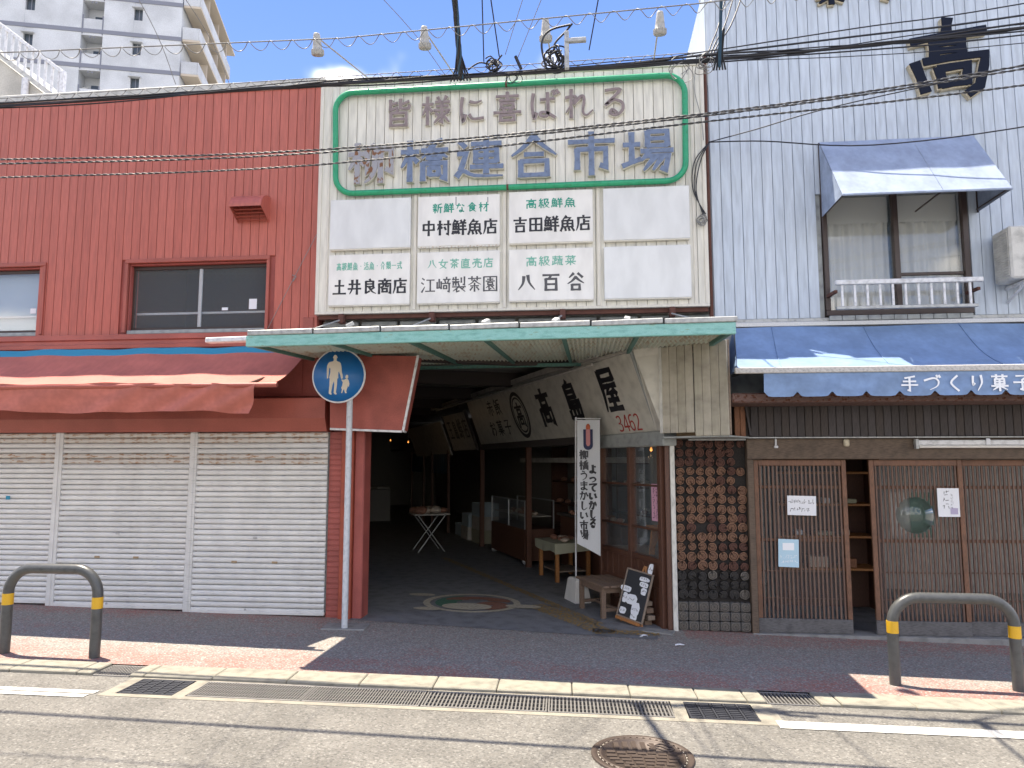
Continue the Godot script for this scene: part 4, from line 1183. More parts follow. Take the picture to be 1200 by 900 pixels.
func build_sign_lamps() -> void:
	var i := 0
	var where := ["above the left end of the green border", "above the gap between the second and third raised characters", "above the middle of the green border beside the cable coils", "above the right end of the green border"]
	for e in [[-2.37, -2.67], [-1.42, -1.57], [-0.34, -0.37], [0.73, 0.725]]:
		var base := Vector3(e[0], 5.82, 0.06)
		var tip := Vector3(e[1], 5.885, 0.86)
		var o := thing("sign_lamp", "beige floodlight on thin arm " + where[i], "floodlight", base, "floodlights over the market sign")
		tube(o, "arm", [base - Vector3(0, 0.06, 0), base + Vector3(0, 0.03, 0.03), base.lerp(tip, 0.5) + Vector3(0, 0.02, 0), tip], 0.0085, M.lamp_shell, 8)
		var s := new_st()
		slathe(s, [[0.0, 0.035], [0.028, 0.034], [0.033, 0.02], [0.044, -0.07], [0.050, -0.12], [0.056, -0.125], [0.060, -0.17], [0.056, -0.178], [0.0, -0.172]], 20, Transform3D(Basis(Vector3.RIGHT, 0.25), tip))
		var h := fin(o, "head", s, M.lamp_shell)
		s = new_st()
		for k in 18:
			var a := TAU * k / 18
			sbox(s, Vector3(-0.003, -0.17, 0.053), Vector3(0.003, -0.125, 0.064), Transform3D(Basis(Vector3.RIGHT, 0.25) * Basis(Vector3.UP, a), tip))
		fin(h, "cooling_fins", s, M.lamp_shell)
		i += 1

# ---------- blue-grey sweet shop ----------
func build_blue() -> void:
	var b := thing("sweet_shop", "pale blue ribbed building with dark latticed wooden shop front below", "building", Vector3(3.2, gy(3.2), 0))
	for e in [[1.305, 4.37, 6.2, 6.74], [1.305, 2.2, 6.2, 3.09], [1.305, 3.09, 2.395, 4.37], [3.805, 3.09, 6.2, 4.37]]:
		box(b, "wall", Vector3(e[0], e[1], -0.22), Vector3(e[2], e[3], -0.021), M.grey_panel, 0.002)
	planks(b, 1.30, 5.7, 0.1045, 0.0, 0.02, "blue", 3, func(xa, xb):
		if xb > 2.40 and xa < 3.80: return [[4.375, 6.74]]
		return [[3.085, 6.74]])
	box(b, "roof_cap", Vector3(1.28, 6.74, -0.3), Vector3(6.2, 6.80, 0.04), M.pale_cap, 0.008)
	box(b, "roof", Vector3(1.3, 6.3, -8.0), Vector3(6.2, 6.42, -0.23), M.pale_cap)
	box(b, "side_wall", Vector3(1.29, 3.0, -8.0), Vector3(1.303, 6.74, -0.02), M.blue1, 0.002)
	box(b, "side_wall", Vector3(6.0, -0.2, -8.0), Vector3(6.2, 6.3, -0.23), M.grey_panel)
	box(b, "rear_wall", Vector3(1.3, -0.2, -8.2), Vector3(6.2, 6.3, -8.0), M.grey_panel)
	box(b, "base_rail", Vector3(1.30, 3.045, -0.02), Vector3(6.0, 3.083, 0.012), M.zinc, 0.004)
	box(b, "awning_rail", Vector3(1.5, 2.995, -0.02), Vector3(6.0, 3.043, 0.05), M.aluminium, 0.005)
	tube(b, "corner_pipe", [Vector3(1.267, 3.1, 0.02), Vector3(1.267, 5.95, 0.02)], 0.022, M.rust_steel, 8)
	# upper window
	var w := box(b, "window", Vector3(2.40, 3.10, -0.06), Vector3(3.80, 3.155, 0.03), M.brown_metal, 0.004)
	for x in [[2.40, 0.045], [3.085, 0.05], [3.745, 0.055]]: box(w, "frame", Vector3(x[0], 3.156, -0.05), Vector3(x[0] + x[1], 4.36, 0.022), M.brown_metal, 0.004)
	box(w, "frame", Vector3(2.40, 4.361, -0.05), Vector3(3.80, 4.40, 0.022), M.brown_metal, 0.004)
	box(w, "mid_rail", Vector3(3.136, 3.50, -0.03), Vector3(3.744, 3.53, -0.002), M.brown_metal, 0.003)
	for x in [2.446, 3.137]: box(w, "pane", Vector3(x, 3.157, -0.030), Vector3(x + (0.637 if x < 3 else 0.606), 4.359, -0.026), M.pane, 0.0005)
	for x in [2.447, 3.138, 3.732]: box(w, "sash", Vector3(x, 3.158, -0.045), Vector3(x + 0.014, 4.357, -0.031), M.aluminium, 0.002)
	for x in [[2.44, 3.08], [3.13, 3.75]]:
		var s := new_st()
		s.set_smooth_group(0)
		var n := 60
		for k in n:
			var xa := lerpf(x[0], x[1], float(k) / n)
			var xb := lerpf(x[0], x[1], float(k + 1) / n)
			var za := -0.12 + 0.016 * sin(xa * 61.0) + 0.008 * sin(xa * 23.0)
			var zb := -0.12 + 0.016 * sin(xb * 61.0) + 0.008 * sin(xb * 23.0)
			quad(s, Vector3(xa, 3.16, za), Vector3(xb, 3.16, zb), Vector3(xb, 4.36, zb), Vector3(xa, 4.36, za))
		fin(w, "curtain", s, M.curtain)
		s = new_st()
		for k in 16:
			var xa := lerpf(x[0], x[1], float(k) / 16)
			var xb := lerpf(x[0], x[1], float(k + 1) / 16)
			sprism(s, PackedVector2Array([Vector2(xa, 4.36), Vector2(xa, 4.09), Vector2((xa * 3 + xb) / 4, 4.075), Vector2((xa + xb) / 2, 4.07), Vector2((xa + 3 * xb) / 4, 4.075), Vector2(xb, 4.09), Vector2(xb, 4.36)]), -0.098, -0.096)
		fin(w, "pelmet", s, M.curtain)
	for i in 11: box(b, "sill_tile", Vector3(2.42 + i * 0.124, 3.048, 0.013), Vector3(2.54 + i * 0.124, 3.098, 0.04), M.grey_panel, 0.004)
	# window guard
	var g := box(b, "window_guard", Vector3(2.42, 3.36, 0.22), Vector3(3.78, 3.405, 0.27), M.white_rail, 0.005)
	box(g, "lower_rail", Vector3(2.42, 3.115, 0.225), Vector3(3.72, 3.145, 0.265), M.zinc, 0.003)
	for i in 11: box(g, "baluster", Vector3(2.47 + i * 0.118, 3.146, 0.235), Vector3(2.492 + i * 0.118, 3.359, 0.255), M.white_rail, 0.003)
	for x in [2.40, 3.72]: bar(g, "bracket", Vector3(x + 0.02, 3.30, 0.02), Vector3(x + 0.03, 3.30, 0.23), 0.03, M.rust_steel)
	# big raised characters
	big_letter(b, "髙", Vector3(3.70, 5.73, 0.0), 0.76, 0.82, 0.096, 0.05)
	big_letter(b, "菓", Vector3(2.58, 6.555, 0.0), 0.30, 0.30, 0.05, 0.03)
	big_letter(b, "子", Vector3(3.13, 6.565, 0.0), 0.30, 0.30, 0.05, 0.03)
	# wood front: band of dark boards, beams
	planks(b, 1.61, 6.0, 0.075, 0.06, 0.02, "dark_plank", 3, func(_a, _b): return [[1.885, 2.24]])
	box(b, "band_backing", Vector3(1.45, 1.885, -0.10), Vector3(6.0, 2.24, 0.039), M.black_wood, 0.002)
	for x in [1.452, 1.507]: box(b, "board", Vector3(x, 1.89, 0.04), Vector3(x + 0.052, 2.22, 0.07), M.orange_plank, 0.004)
	bar(b, "brace", Vector3(1.555, 2.22, 0.075), Vector3(1.60, 1.90, 0.075), 0.05, M.dark_plank0, 0.02)
	box(b, "eave_beam", Vector3(1.325, 2.185, 0.10), Vector3(6.0, 2.275, 0.62), M.eave_wood, 0.012)
	box(b, "eave_soffit", Vector3(1.33, 2.24, -0.1), Vector3(6.0, 2.28, 0.099), M.black_wood, 0.003)
	box(b, "drip_strip", Vector3(1.36, 1.872, -0.02), Vector3(6.0, 1.884, 0.085), M.zinc, 0.002)
	box(b, "lintel", Vector3(1.575, 1.665, -0.12), Vector3(6.0, 1.871, 0.01), M.beam, 0.006)
	box(b, "side_post", Vector3(1.575, gy(1.6) - 0.03, -0.12), Vector3(1.638, 1.664, 0.0), M.beam, 0.006)
	box(b, "threshold", Vector3(1.575, -0.11, -0.25), Vector3(6.0, -0.022, 0.015), M.concrete_grey, 0.006)
	# door leaves
	lattice_door(b, 1.645, 2.535, -0.045, 20, false)
	lattice_door(b, 2.752, 3.622, -0.045, 20, true)
	lattice_door(b, 3.60, 4.62, -0.09, 23, false)
	# log-end wall
	var lw := box(b, "log_wall", Vector3(0.865, gy(1.2) - 0.04, -0.20), Vector3(1.574, 1.87, -0.085), M.gap_shade_wood, 0.002)
	var cols := 7
	var rows := 20
	var made := []
	for v in 7: made.append([log_mesh(v, 0), log_mesh(v, 1), log_mesh(v, 2), log_mesh(v, 3)])
	var blk := [bevel_mesh(Vector3(0.097, 0.088, 0.07), 0.008)]
	for r in rows:
		for c in cols:
			var x := 0.918 + c * 0.1008
			var y := gy(1.2) + 0.025 + r * 0.0935 + 0.045
			var d := rng.randf_range(-0.014, 0.010)
			if r < 3:
				var q := put(lw, "stone_block", blk[0], M.stone_dark, at(x, y - 0.02, -0.066 + d * 0.3))
				put(q, "log_end", made[rng.randi() % 7][3], M.log_end, Transform3D(Basis(Vector3.RIGHT, PI * 0.5) * Basis(Vector3.UP, rng.randf() * TAU), Vector3(x, y - 0.02, -0.027 + d * 0.3)))
				continue
			if rng.randf() < 0.04: continue
			var tone := 0
			if r <= 5: tone = 2 if (r == 4 or rng.randf() < 0.6) else 3
			elif r >= 17: tone = 1 if rng.randf() < 0.8 else 0  # top rows mostly darker: shade of the overhang put into the wood colour
			elif rng.randf() < 0.22: tone = 1
			var k := rng.randf_range(0.86, 1.1)
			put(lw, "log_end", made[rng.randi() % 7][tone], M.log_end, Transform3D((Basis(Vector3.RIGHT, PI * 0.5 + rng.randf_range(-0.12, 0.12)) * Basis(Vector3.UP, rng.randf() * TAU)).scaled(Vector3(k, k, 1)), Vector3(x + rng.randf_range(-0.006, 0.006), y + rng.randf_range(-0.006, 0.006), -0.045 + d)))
	# fluorescent batten and small fittings under the band
	var fl := thing("tube_lamp", "unlit white fluorescent batten under the dark eave boards", "lamp", Vector3(3.6, 1.8, 0.05))
	box(fl, "body", Vector3(3.16, 1.80, 0.011), Vector3(4.6, 1.85, 0.06), M.white_rail, 0.006)
	tube(fl, "tube", [Vector3(3.19, 1.786, 0.06), Vector3(4.58, 1.786, 0.06)], 0.014, M.board_white, 10)
	box(fl, "end_cap", Vector3(3.155, 1.765, 0.03), Vector3(3.185, 1.862, 0.078), M.zinc, 0.004)
	box(fl, "starter", Vector3(3.80, 1.80, 0.061), Vector3(3.84, 1.865, 0.075), M.paper, 0.006)
	var ch := thing("door_chime", "small cream wooden charm hanging under the lintel between the doors", "charm", Vector3(2.53, 1.82, 0.02))
	box(ch, "body", Vector3(2.50, 1.79, 0.012), Vector3(2.555, 1.862, 0.04), M.gold_edge, 0.016)
	var hk := thing("wall_hook", "small white bracket hanging under the dark boards left of the doors", "bracket", Vector3(1.85, 1.83, 0.03))
	box(hk, "stem", Vector3(1.845, 1.80, 0.012), Vector3(1.862, 1.868, 0.03), M.white_rail, 0.004)
	box(hk, "foot", Vector3(1.835, 1.775, 0.012), Vector3(1.872, 1.80, 0.045), M.white_rail, 0.006)
	# air conditioner
	var ac := thing("air_conditioner", "white outdoor air conditioner unit on wall brackets beside the upper window", "air conditioner", Vector3(4.35, 3.3, 0.2))
	box(ac, "casing", Vector3(3.985, 3.36, 0.06), Vector3(4.76, 3.87, 0.36), M.ac_white, 0.018)
	var fg := new_st()
	for rr in [0.03, 0.065, 0.10, 0.135, 0.17, 0.2]:
		var pts := []
		for k in 32: pts.append(Vector3(4.33 + rr * cos(TAU * k / 32), 3.61 + rr * sin(TAU * k / 32), 0.368))
		stube(fg, pts, 0.003, 4, true)
	for k in 12:
		var a := TAU * k / 12
		stube(fg, [Vector3(4.33, 3.61, 0.366), Vector3(4.33 + 0.2 * cos(a), 3.61 + 0.2 * sin(a), 0.366)], 0.003, 4)
	fin(ac, "fan_grille", fg, M.ac_white)
	var fd := new_st()
	slathe(fd, [[0.205, 0.0], [0.205, 0.002], [0.0, 0.002]], 32, Transform3D(Basis(Vector3.RIGHT, PI * 0.5), Vector3(4.33, 3.61, 0.3595)))
	fin(ac, "fan_opening", fd, M.grey_panel)
	for c in 2:
		for k in 18: box(ac, "side_louver", Vector3(3.977, 3.40 + k * 0.0245, 0.09 + c * 0.125), Vector3(3.986, 3.414 + k * 0.0245, 0.20 + c * 0.125), M.ac_white, 0.001)
	for x in [4.12, 4.62]:
		bar(ac, "wall_bracket", Vector3(x, 3.335, 0.01), Vector3(x, 3.335, 0.40), 0.03, M.white_rail)
		bar(ac, "wall_bracket", Vector3(x, 3.20, 0.01), Vector3(x, 3.32, 0.30), 0.024, M.white_rail)
	# awnings
	window_awning()
	awning_blue()
	# notices on the doors
	var nt := thing("door_notice", "white sheet with two lines of black handwriting on the left latticed door", "notice", Vector3(2.09, 1.21, -0.01))
	rbox(nt, "sheet", Vector3(2.088, 1.21, -0.0145), Vector3(0.275, 0.19, 0.002), Basis(Vector3.BACK, -0.02), M.paper, 0.0004)
	scribble(nt, "handwriting", at(2.085, 1.245, -0.0133), 7, 1, Vector2(0.034, 0.05), 0.032, M.ink_black)
	scribble(nt, "handwriting", at(2.065, 1.17, -0.0133), 5, 1, Vector2(0.036, 0.05), 0.034, M.ink_black)
	nt = thing("door_poster", "pale blue poster with white marks on the left latticed door", "poster", Vector3(1.945, 0.745, -0.01))
	rbox(nt, "sheet", Vector3(1.945, 0.747, -0.0145), Vector3(0.195, 0.27, 0.002), Basis(Vector3.BACK, -0.03), M.paper_blue, 0.0004)
	scribble(nt, "print", at(1.945, 0.69, -0.0133), 5, 2, Vector2(0.032, 0.045), 0.028, M.ink_white)
	box(nt, "picture", Vector3(1.89, 0.775, -0.0137), Vector3(2.0, 0.845, -0.0128), M.ink_white, 0.0003)
	nt = thing("door_flyer", "white flyer with bold vertical writing and lilac corner on the middle latticed door", "flyer", Vector3(3.463, 1.248, -0.01))
	rbox(nt, "sheet", Vector3(3.463, 1.248, -0.0145), Vector3(0.20, 0.275, 0.002), Basis(Vector3.BACK, 0.0), M.paper, 0.0004)
	scribble(nt, "print", at(3.44, 1.275, -0.0133), 1, 3, Vector2(0.05, 0.062), 0.045, M.ink_black)
	scribble(nt, "print", at(3.495, 1.26, -0.0133), 1, 5, Vector2(0.05, 0.03), 0.018, M.ink_grey)
	put(nt, "lilac_patch", bevel_mesh(Vector3(0.07, 0.06, 0.001), 0.0003), mat("lilac", lin(0.4, 0.36, 0.5), 0.8), at(3.51, 1.165, -0.0130))
	# room behind the doors
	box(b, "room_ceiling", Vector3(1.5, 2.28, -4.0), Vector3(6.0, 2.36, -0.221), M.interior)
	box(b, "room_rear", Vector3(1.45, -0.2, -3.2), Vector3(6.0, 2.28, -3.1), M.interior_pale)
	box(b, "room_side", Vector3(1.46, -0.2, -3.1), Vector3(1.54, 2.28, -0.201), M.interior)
	var sh := thing("shop_shelf", "dim wooden shelf rack seen through the gap between the latticed doors", "shelf", Vector3(2.6, 0, -1.3))
	for x in [2.1, 3.25]: box(sh, "upright", Vector3(x, gy(2.6), -1.6), Vector3(x + 0.04, 1.9, -1.2), M.brown_wood)
	for y in [0.42, 0.78, 1.14, 1.5]: box(sh, "board", Vector3(2.145, y, -1.6), Vector3(3.248, y + 0.025, -1.18), M.orange_wood)
	box(sh, "back", Vector3(2.1, gy(2.6), -1.64), Vector3(3.29, 1.9, -1.602), M.brown_wood)
	var gi := 0
	for e in [[2.35, 0.805, 0.1, 0.05], [2.6, 0.805, 0.16, 0.04], [2.85, 0.805, 0.1, 0.06], [2.42, 1.165, 0.07, 0.14], [2.66, 1.165, 0.09, 0.06], [2.9, 1.165, 0.14, 0.05], [2.5, 0.445, 0.2, 0.12], [2.85, 0.445, 0.16, 0.1]]:
		var q := box(self, "sweet_box", Vector3(e[0], e[1], -1.42), Vector3(e[0] + e[2], e[1] + e[3], -1.25), [M.paper, M.cloth_cream, M.food_b, M.orange_plank][gi % 4], 0.006)
		tag(q, "small box of sweets on the dim shelf behind the latticed doors", "box", "boxes on the shop shelf")
		gi += 1

func big_letter(b: Node3D, ch: String, c: Vector3, w: float, h: float, sw: float, depth: float) -> void:
	var s := new_st()
	glyph(s, ch, Transform3D(Basis(), c), w, h, sw, 0.002, depth, 0.006, 1.0)
	var body := fin(b, "letter", s, M.gold_edge)
	s = new_st()
	glyph(s, ch, Transform3D(Basis(), c + Vector3(0.008, 0.012, 0)), w, h, sw, depth, depth + 0.014, 0.003, 1.0)
	fin(body, "face", s, M.navy_letter)

func log_mesh(v: int, tone: int) -> ArrayMesh:
	var r := RandomNumberGenerator.new()
	r.seed = 100 + v
	var s := SurfaceTool.new()
	s.begin(Mesh.PRIMITIVE_TRIANGLES)
	s.set_smooth_group(-1)
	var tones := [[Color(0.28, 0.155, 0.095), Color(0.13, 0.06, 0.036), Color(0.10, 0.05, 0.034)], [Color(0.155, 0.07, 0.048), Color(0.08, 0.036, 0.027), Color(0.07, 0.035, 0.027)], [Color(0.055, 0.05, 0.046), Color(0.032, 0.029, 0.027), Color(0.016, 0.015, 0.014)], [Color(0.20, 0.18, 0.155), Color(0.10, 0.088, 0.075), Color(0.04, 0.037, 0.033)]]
	var tn: Array = tones[tone]
	var n := 18
	var rad := []
	for k in n: rad.append(0.046 * (1.0 + r.randf_range(-0.07, 0.05)))
	var crack := r.randi() % n
	var rings := [[1.0, -0.05, 2], [1.0, -0.004, 2], [0.93, 0.0, 0], [0.78, 0.001, 0], [0.72, -0.004, 1], [0.60, -0.0035, 1], [0.55, 0.001, 0], [0.40, 0.0015, 0], [0.34, -0.004, 1], [0.2, -0.002, 0], [0.0, 0.0, 1]]
	var vert := func(i: int, k: int) -> Vector3:
		var a := TAU * (k % n) / n
		var f: float = rings[i][0] * rad[k % n]
		var y: float = rings[i][1]
		if (k % n) == crack and i > 1 and i < 9: y -= 0.012
		return Vector3(cos(a) * f, y, sin(a) * f)
	for i in rings.size() - 1:
		var col: Color = tn[rings[i + 1][2]]
		for k in n:
			var cc := col * r.randf_range(0.8, 1.15)
			if (k % n) == crack or ((k + 1) % n) == crack: cc = cc * 0.55
			cc.a = 1.0
			s.set_color(cc)
			quad(s, vert.call(i, k), vert.call(i + 1, k), vert.call(i + 1, k + 1), vert.call(i, k + 1))
	s.generate_normals()
	return s.commit()

func lattice_door(b: Node3D, x0: float, x1: float, z: float, n: int, round_window: bool) -> void:
	var y0 := -0.02
	var y1 := 1.66
	var fw := 0.045
	var d := box(b, "sliding_door", Vector3(x0, y0, z - 0.03), Vector3(x1, y0 + 0.135, z), M.door_base, 0.004)
	box(d, "top_rail", Vector3(x0 + fw, y1 - 0.06, z - 0.03), Vector3(x1 - fw, y1, z - 0.001), M.door_frame, 0.004)
	for x in [x0, x1 - fw]: box(d, "stile", Vector3(x, y0 + 0.136, z - 0.03), Vector3(x + fw, y1, z + 0.002), M.door_frame, 0.004)
	var cx := 3.172
	var cy := 1.12
	var rad := 0.178
	for yr in [1.375, 0.855]: box(d, "cross_rail", Vector3(x0 + fw, yr, z - 0.034), Vector3(x1 - fw, yr + 0.03, z - 0.022), M.door_frame, 0.003)
	for yr in [0.56, 0.30]: box(d, "cross_rail", Vector3(x0 + fw, yr, z - 0.034), Vector3(x1 - fw, yr + 0.012, z - 0.022), M.lattice1, 0.002)
	var span := (x1 - x0 - 2 * fw) / n
	for i in n:
		var xc := x0 + fw + (i + 0.5) * span
		var parts := [[y0 + 0.136, y1 - 0.061]]
		if round_window and absf(xc - cx) < rad:
			var hh := sqrt(rad * rad - pow(xc - cx, 2))
			parts = [[y0 + 0.136, cy - hh], [cy + hh, y1 - 0.061]]
		for p in parts:
			box(d, "slat", Vector3(xc - 0.0085, p[0], z - 0.021), Vector3(xc + 0.0085, p[1], z - 0.004 + rng.randf_range(-0.002, 0.001)), M["lattice%d" % (rng.randi() % 3)], 0.002)
	box(d, "glass", Vector3(x0 + fw, y0 + 0.136, z - 0.048), Vector3(x1 - fw, y1 - 0.061, z - 0.044), M.pane, 0.0005)
	if round_window:
		var s := new_st()
		slathe(s, [[rad - 0.002, 0.0], [rad - 0.002, 0.004], [0.0, 0.004]], 40, Transform3D(Basis(Vector3.RIGHT, PI * 0.5), Vector3(cx, cy, z - 0.040)))
		fin(d, "round_pane", s, M.pane_green)
		box(d, "curtain", Vector3(cx - 0.02, cy - 0.22, z - 0.09), Vector3(cx + 0.20, cy + 0.22, z - 0.085), M.emblem_green)
		box(d, "curtain", Vector3(cx - 0.2, cy - 0.22, z - 0.10), Vector3(cx - 0.03, cy + 0.22, z - 0.095), M.interior_pale)

func window_awning() -> void:
	var o := thing("window_awning", "slate blue box awning over the upper window", "awning", Vector3(3.1, 4.92, 0.0))
	var xa := 2.40
	var xb := 3.90
	var yt := 4.915
	var zf := 0.62
	var yf := 4.135
	var dx := 0.02
	for e in [[xa, 3.30], [3.303, xb]]:
		var s := new_st()
		s.set_smooth_group(0)
		for i in 8:
			for j in 8:
				var p := []
				for q in [[i, j + 1], [i + 1, j + 1], [i + 1, j], [i, j]]:
					var u: float = lerpf(e[0], e[1], q[0] / 8.0)
					var v: float = q[1] / 8.0
					p.append(Vector3(u, lerpf(yt, yf, v) - 0.012 * sin(PI * v) * sin(PI * (u - e[0]) / (e[1] - e[0])), lerpf(0.03, zf, v)))
				quad(s, p[0], p[1], p[2], p[3])
		fin(o, "cloth", s, M.slate_cloth)
	for x in [xa - 0.002, xb + 0.002]:
		var s := new_st()
		tri(s, Vector3(x, yt, 0.02), Vector3(x, yf - 0.01, 0.02), Vector3(x, yf, zf))
		fin(o, "side_cloth", s, M.slate_cloth)
	bar(o, "front_rail", Vector3(xa, yf, zf), Vector3(xb, yf, zf), 0.018, M.slate_cloth)
	for x in [xa + 0.02, 3.30, xb - 0.02]: bar(o, "arm", Vector3(x, yf + 0.012, 0.03), Vector3(x, yf + 0.012, zf - 0.02), 0.014, M.brown_metal)
	for x in [xa, xb]: bar(o, "wall_rail", Vector3(x, yt, 0.014), Vector3(x, yf - 0.015, 0.014), 0.016, M.brown_metal)

func awning_blue() -> void:
	var o := thing("shop_awning", "blue cloth awning with scalloped valance lettered in white above latticed doors", "awning", Vector3(3.2, 2.98, 0.05))
	var xa := 1.335
	var xb := 6.2
	var s := new_st()
	s.set_smooth_group(0)
	var nx := 60
	var point := func(u: float, v: float) -> Vector3:
		var x := lerpf(xa + 0.15 * (1.0 - v) * (1.0 - u), xb, u)
		return Vector3(x, lerpf(2.985, 2.475, v) - 0.055 * sin(PI * v) + 0.007 * sin(x * 4.0 + v * 5.0), lerpf(0.06, 0.87, v))
	for i in nx:
		for j in 10:
			quad(s, point.call(float(i) / nx, (j + 1) / 10.0), point.call(float(i + 1) / nx, (j + 1) / 10.0), point.call(float(i + 1) / nx, j / 10.0), point.call(float(i) / nx, j / 10.0))
	var cl := fin(o, "cloth", s, M.blue_cloth)
	for x in [1.72, 2.65, 3.58, 4.5]:
		var u: float = (x - xa) / (xb - xa)
		var pts := []
		for j in 9: pts.append(point.call(u, j / 8.0) + Vector3(0, 0.002, 0.002))
		tube(cl, "seam", pts, 0.004, M.blue_cloth, 5)
	s = new_st()
	tri(s, Vector3(xa + 0.13, 2.97, 0.06), Vector3(xa, 2.45, 0.10), Vector3(xa, 2.465, 0.86))
	fin(o, "side_cloth", s, M.blue_cloth)
	box(o, "front_rail", Vector3(1.31, 2.425, 0.855), Vector3(6.2, 2.478, 0.895), M.worn_white, 0.006)
	# valance with scallops
	s = new_st()
	var x := 1.56
	var top := 2.424
	var zz := func(px: float, v: float) -> float: return 0.878 + 0.014 * sin(px * 6.3) * v + 0.006 * sin(px * 17.0 + v * 4.0) * v
	s.set_smooth_group(0)
	while x < 6.1:
		var w := 0.288
		for k in 8:
			for j in 5:
				var p := []
				for q in [[k, j + 1], [k + 1, j + 1], [k + 1, j], [k, j]]:
					var u: float = q[0] / 8.0
					var px := x + w * u
					var low := 0.165 + 0.045 * (1.0 - pow(absf(u * 2.0 - 1.0), 7.0))
					var v: float = q[1] / 5.0
					p.append(Vector3(px, top - low * v, zz.call(px, v)))
				quad(s, p[0], p[1], p[2], p[3])
		x += w
	var va := fin(o, "valance", s, M.blue_cloth)
	var txt := "手づくり菓子"
	for i in txt.length():
		s = new_st()
		var px := 2.79 + i * 0.1835
		glyph(s, txt[i], at(px, 2.318, 0.878 + 0.014 * sin(px * 6.3) * 0.6 + 0.012), 0.145, 0.145, 0.0175, 0.0, 0.0012, 0.0, 0.6)
		fin(va, "lettering", s, M.ink_white)
	bar(o, "arm", Vector3(1.45, 2.50, 0.05), Vector3(1.42, 2.45, 0.85), 0.025, M.brown_metal)

func build_hoarding() -> void:
	# oblique cream boarding over the log wall, joining the arcade shop sign to the sweet shop
	var A := Vector3(1.29, 0, 0.62)
	var B := Vector3(0.735, 0, 0.20)
	var o := thing("corner_hoarding", "weathered beige vertical boards hanging over the log end wall", "cladding", Vector3(1.0, 1.9, 0.3))
	var d := (A - B)
	var n := 8
	var ang := -atan2(d.z, d.x)
	var w := d.length() / n
	for i in n:
		var c := B + d * ((i + 0.5) / n)
		var y0 := 1.92 if i < 4 else 1.885
		rbox(o, "plank", Vector3(c.x, (y0 + 2.775) * 0.5, c.z) + (Vector3(0.006, 0, 0.008) if i >= 4 else Vector3.ZERO), Vector3(w - 0.004, 2.775 - y0, 0.02), Basis(Vector3.UP, ang), M["beige%d" % (rng.randi() % 3)], 0.004)
	rbox(o, "edge_trim", B + Vector3(-0.012, 2.35, 0.0), Vector3(0.03, 0.86, 0.03), Basis(Vector3.UP, ang), M.white_post)
	box(o, "side_panel", Vector3(1.30, 1.89, -0.02), Vector3(1.318, 2.78, 0.62), M.grey_wood, 0.003)
	prism(o, "soffit", [Vector2(0.74, 0.02), Vector2(0.74, -0.19), Vector2(1.29, -0.61), Vector2(1.575, -0.12), Vector2(1.575, 0.02)], 1.872, 1.886, M.grey_panel, Transform3D(Basis(Vector3.RIGHT, Vector3.FORWARD, Vector3.UP), Vector3.ZERO))
	box(o, "soffit_batten", Vector3(1.0, 1.852, 0.02), Vector3(1.56, 1.871, 0.05), M.zinc, 0.004)
	box(o, "cap", Vector3(0.72, 2.78, -0.1), Vector3(1.32, 2.80, 0.2), M.grey_panel, 0.003)
	var pl := thing("corner_post", "weathered white timber post between the glazed shop front and the log end wall", "post", Vector3(0.83, gy(0.83), 0.0))
	box(pl, "shaft", Vector3(0.815, gy(0.83) - 0.02, -0.075), Vector3(0.862, 1.872, 0.015), M.white_post, 0.005)
	box(pl, "brown_jamb", Vector3(0.765, gy(0.8) - 0.02, -0.09), Vector3(0.814, 1.86, -0.01), M.brown_wood, 0.004)

# ---------- arcade alley ----------
func ly(X: float, Z: float) -> float:      # floor height in the alley frame
	return gy((XF * Vector3(X, 0, Z)).x)

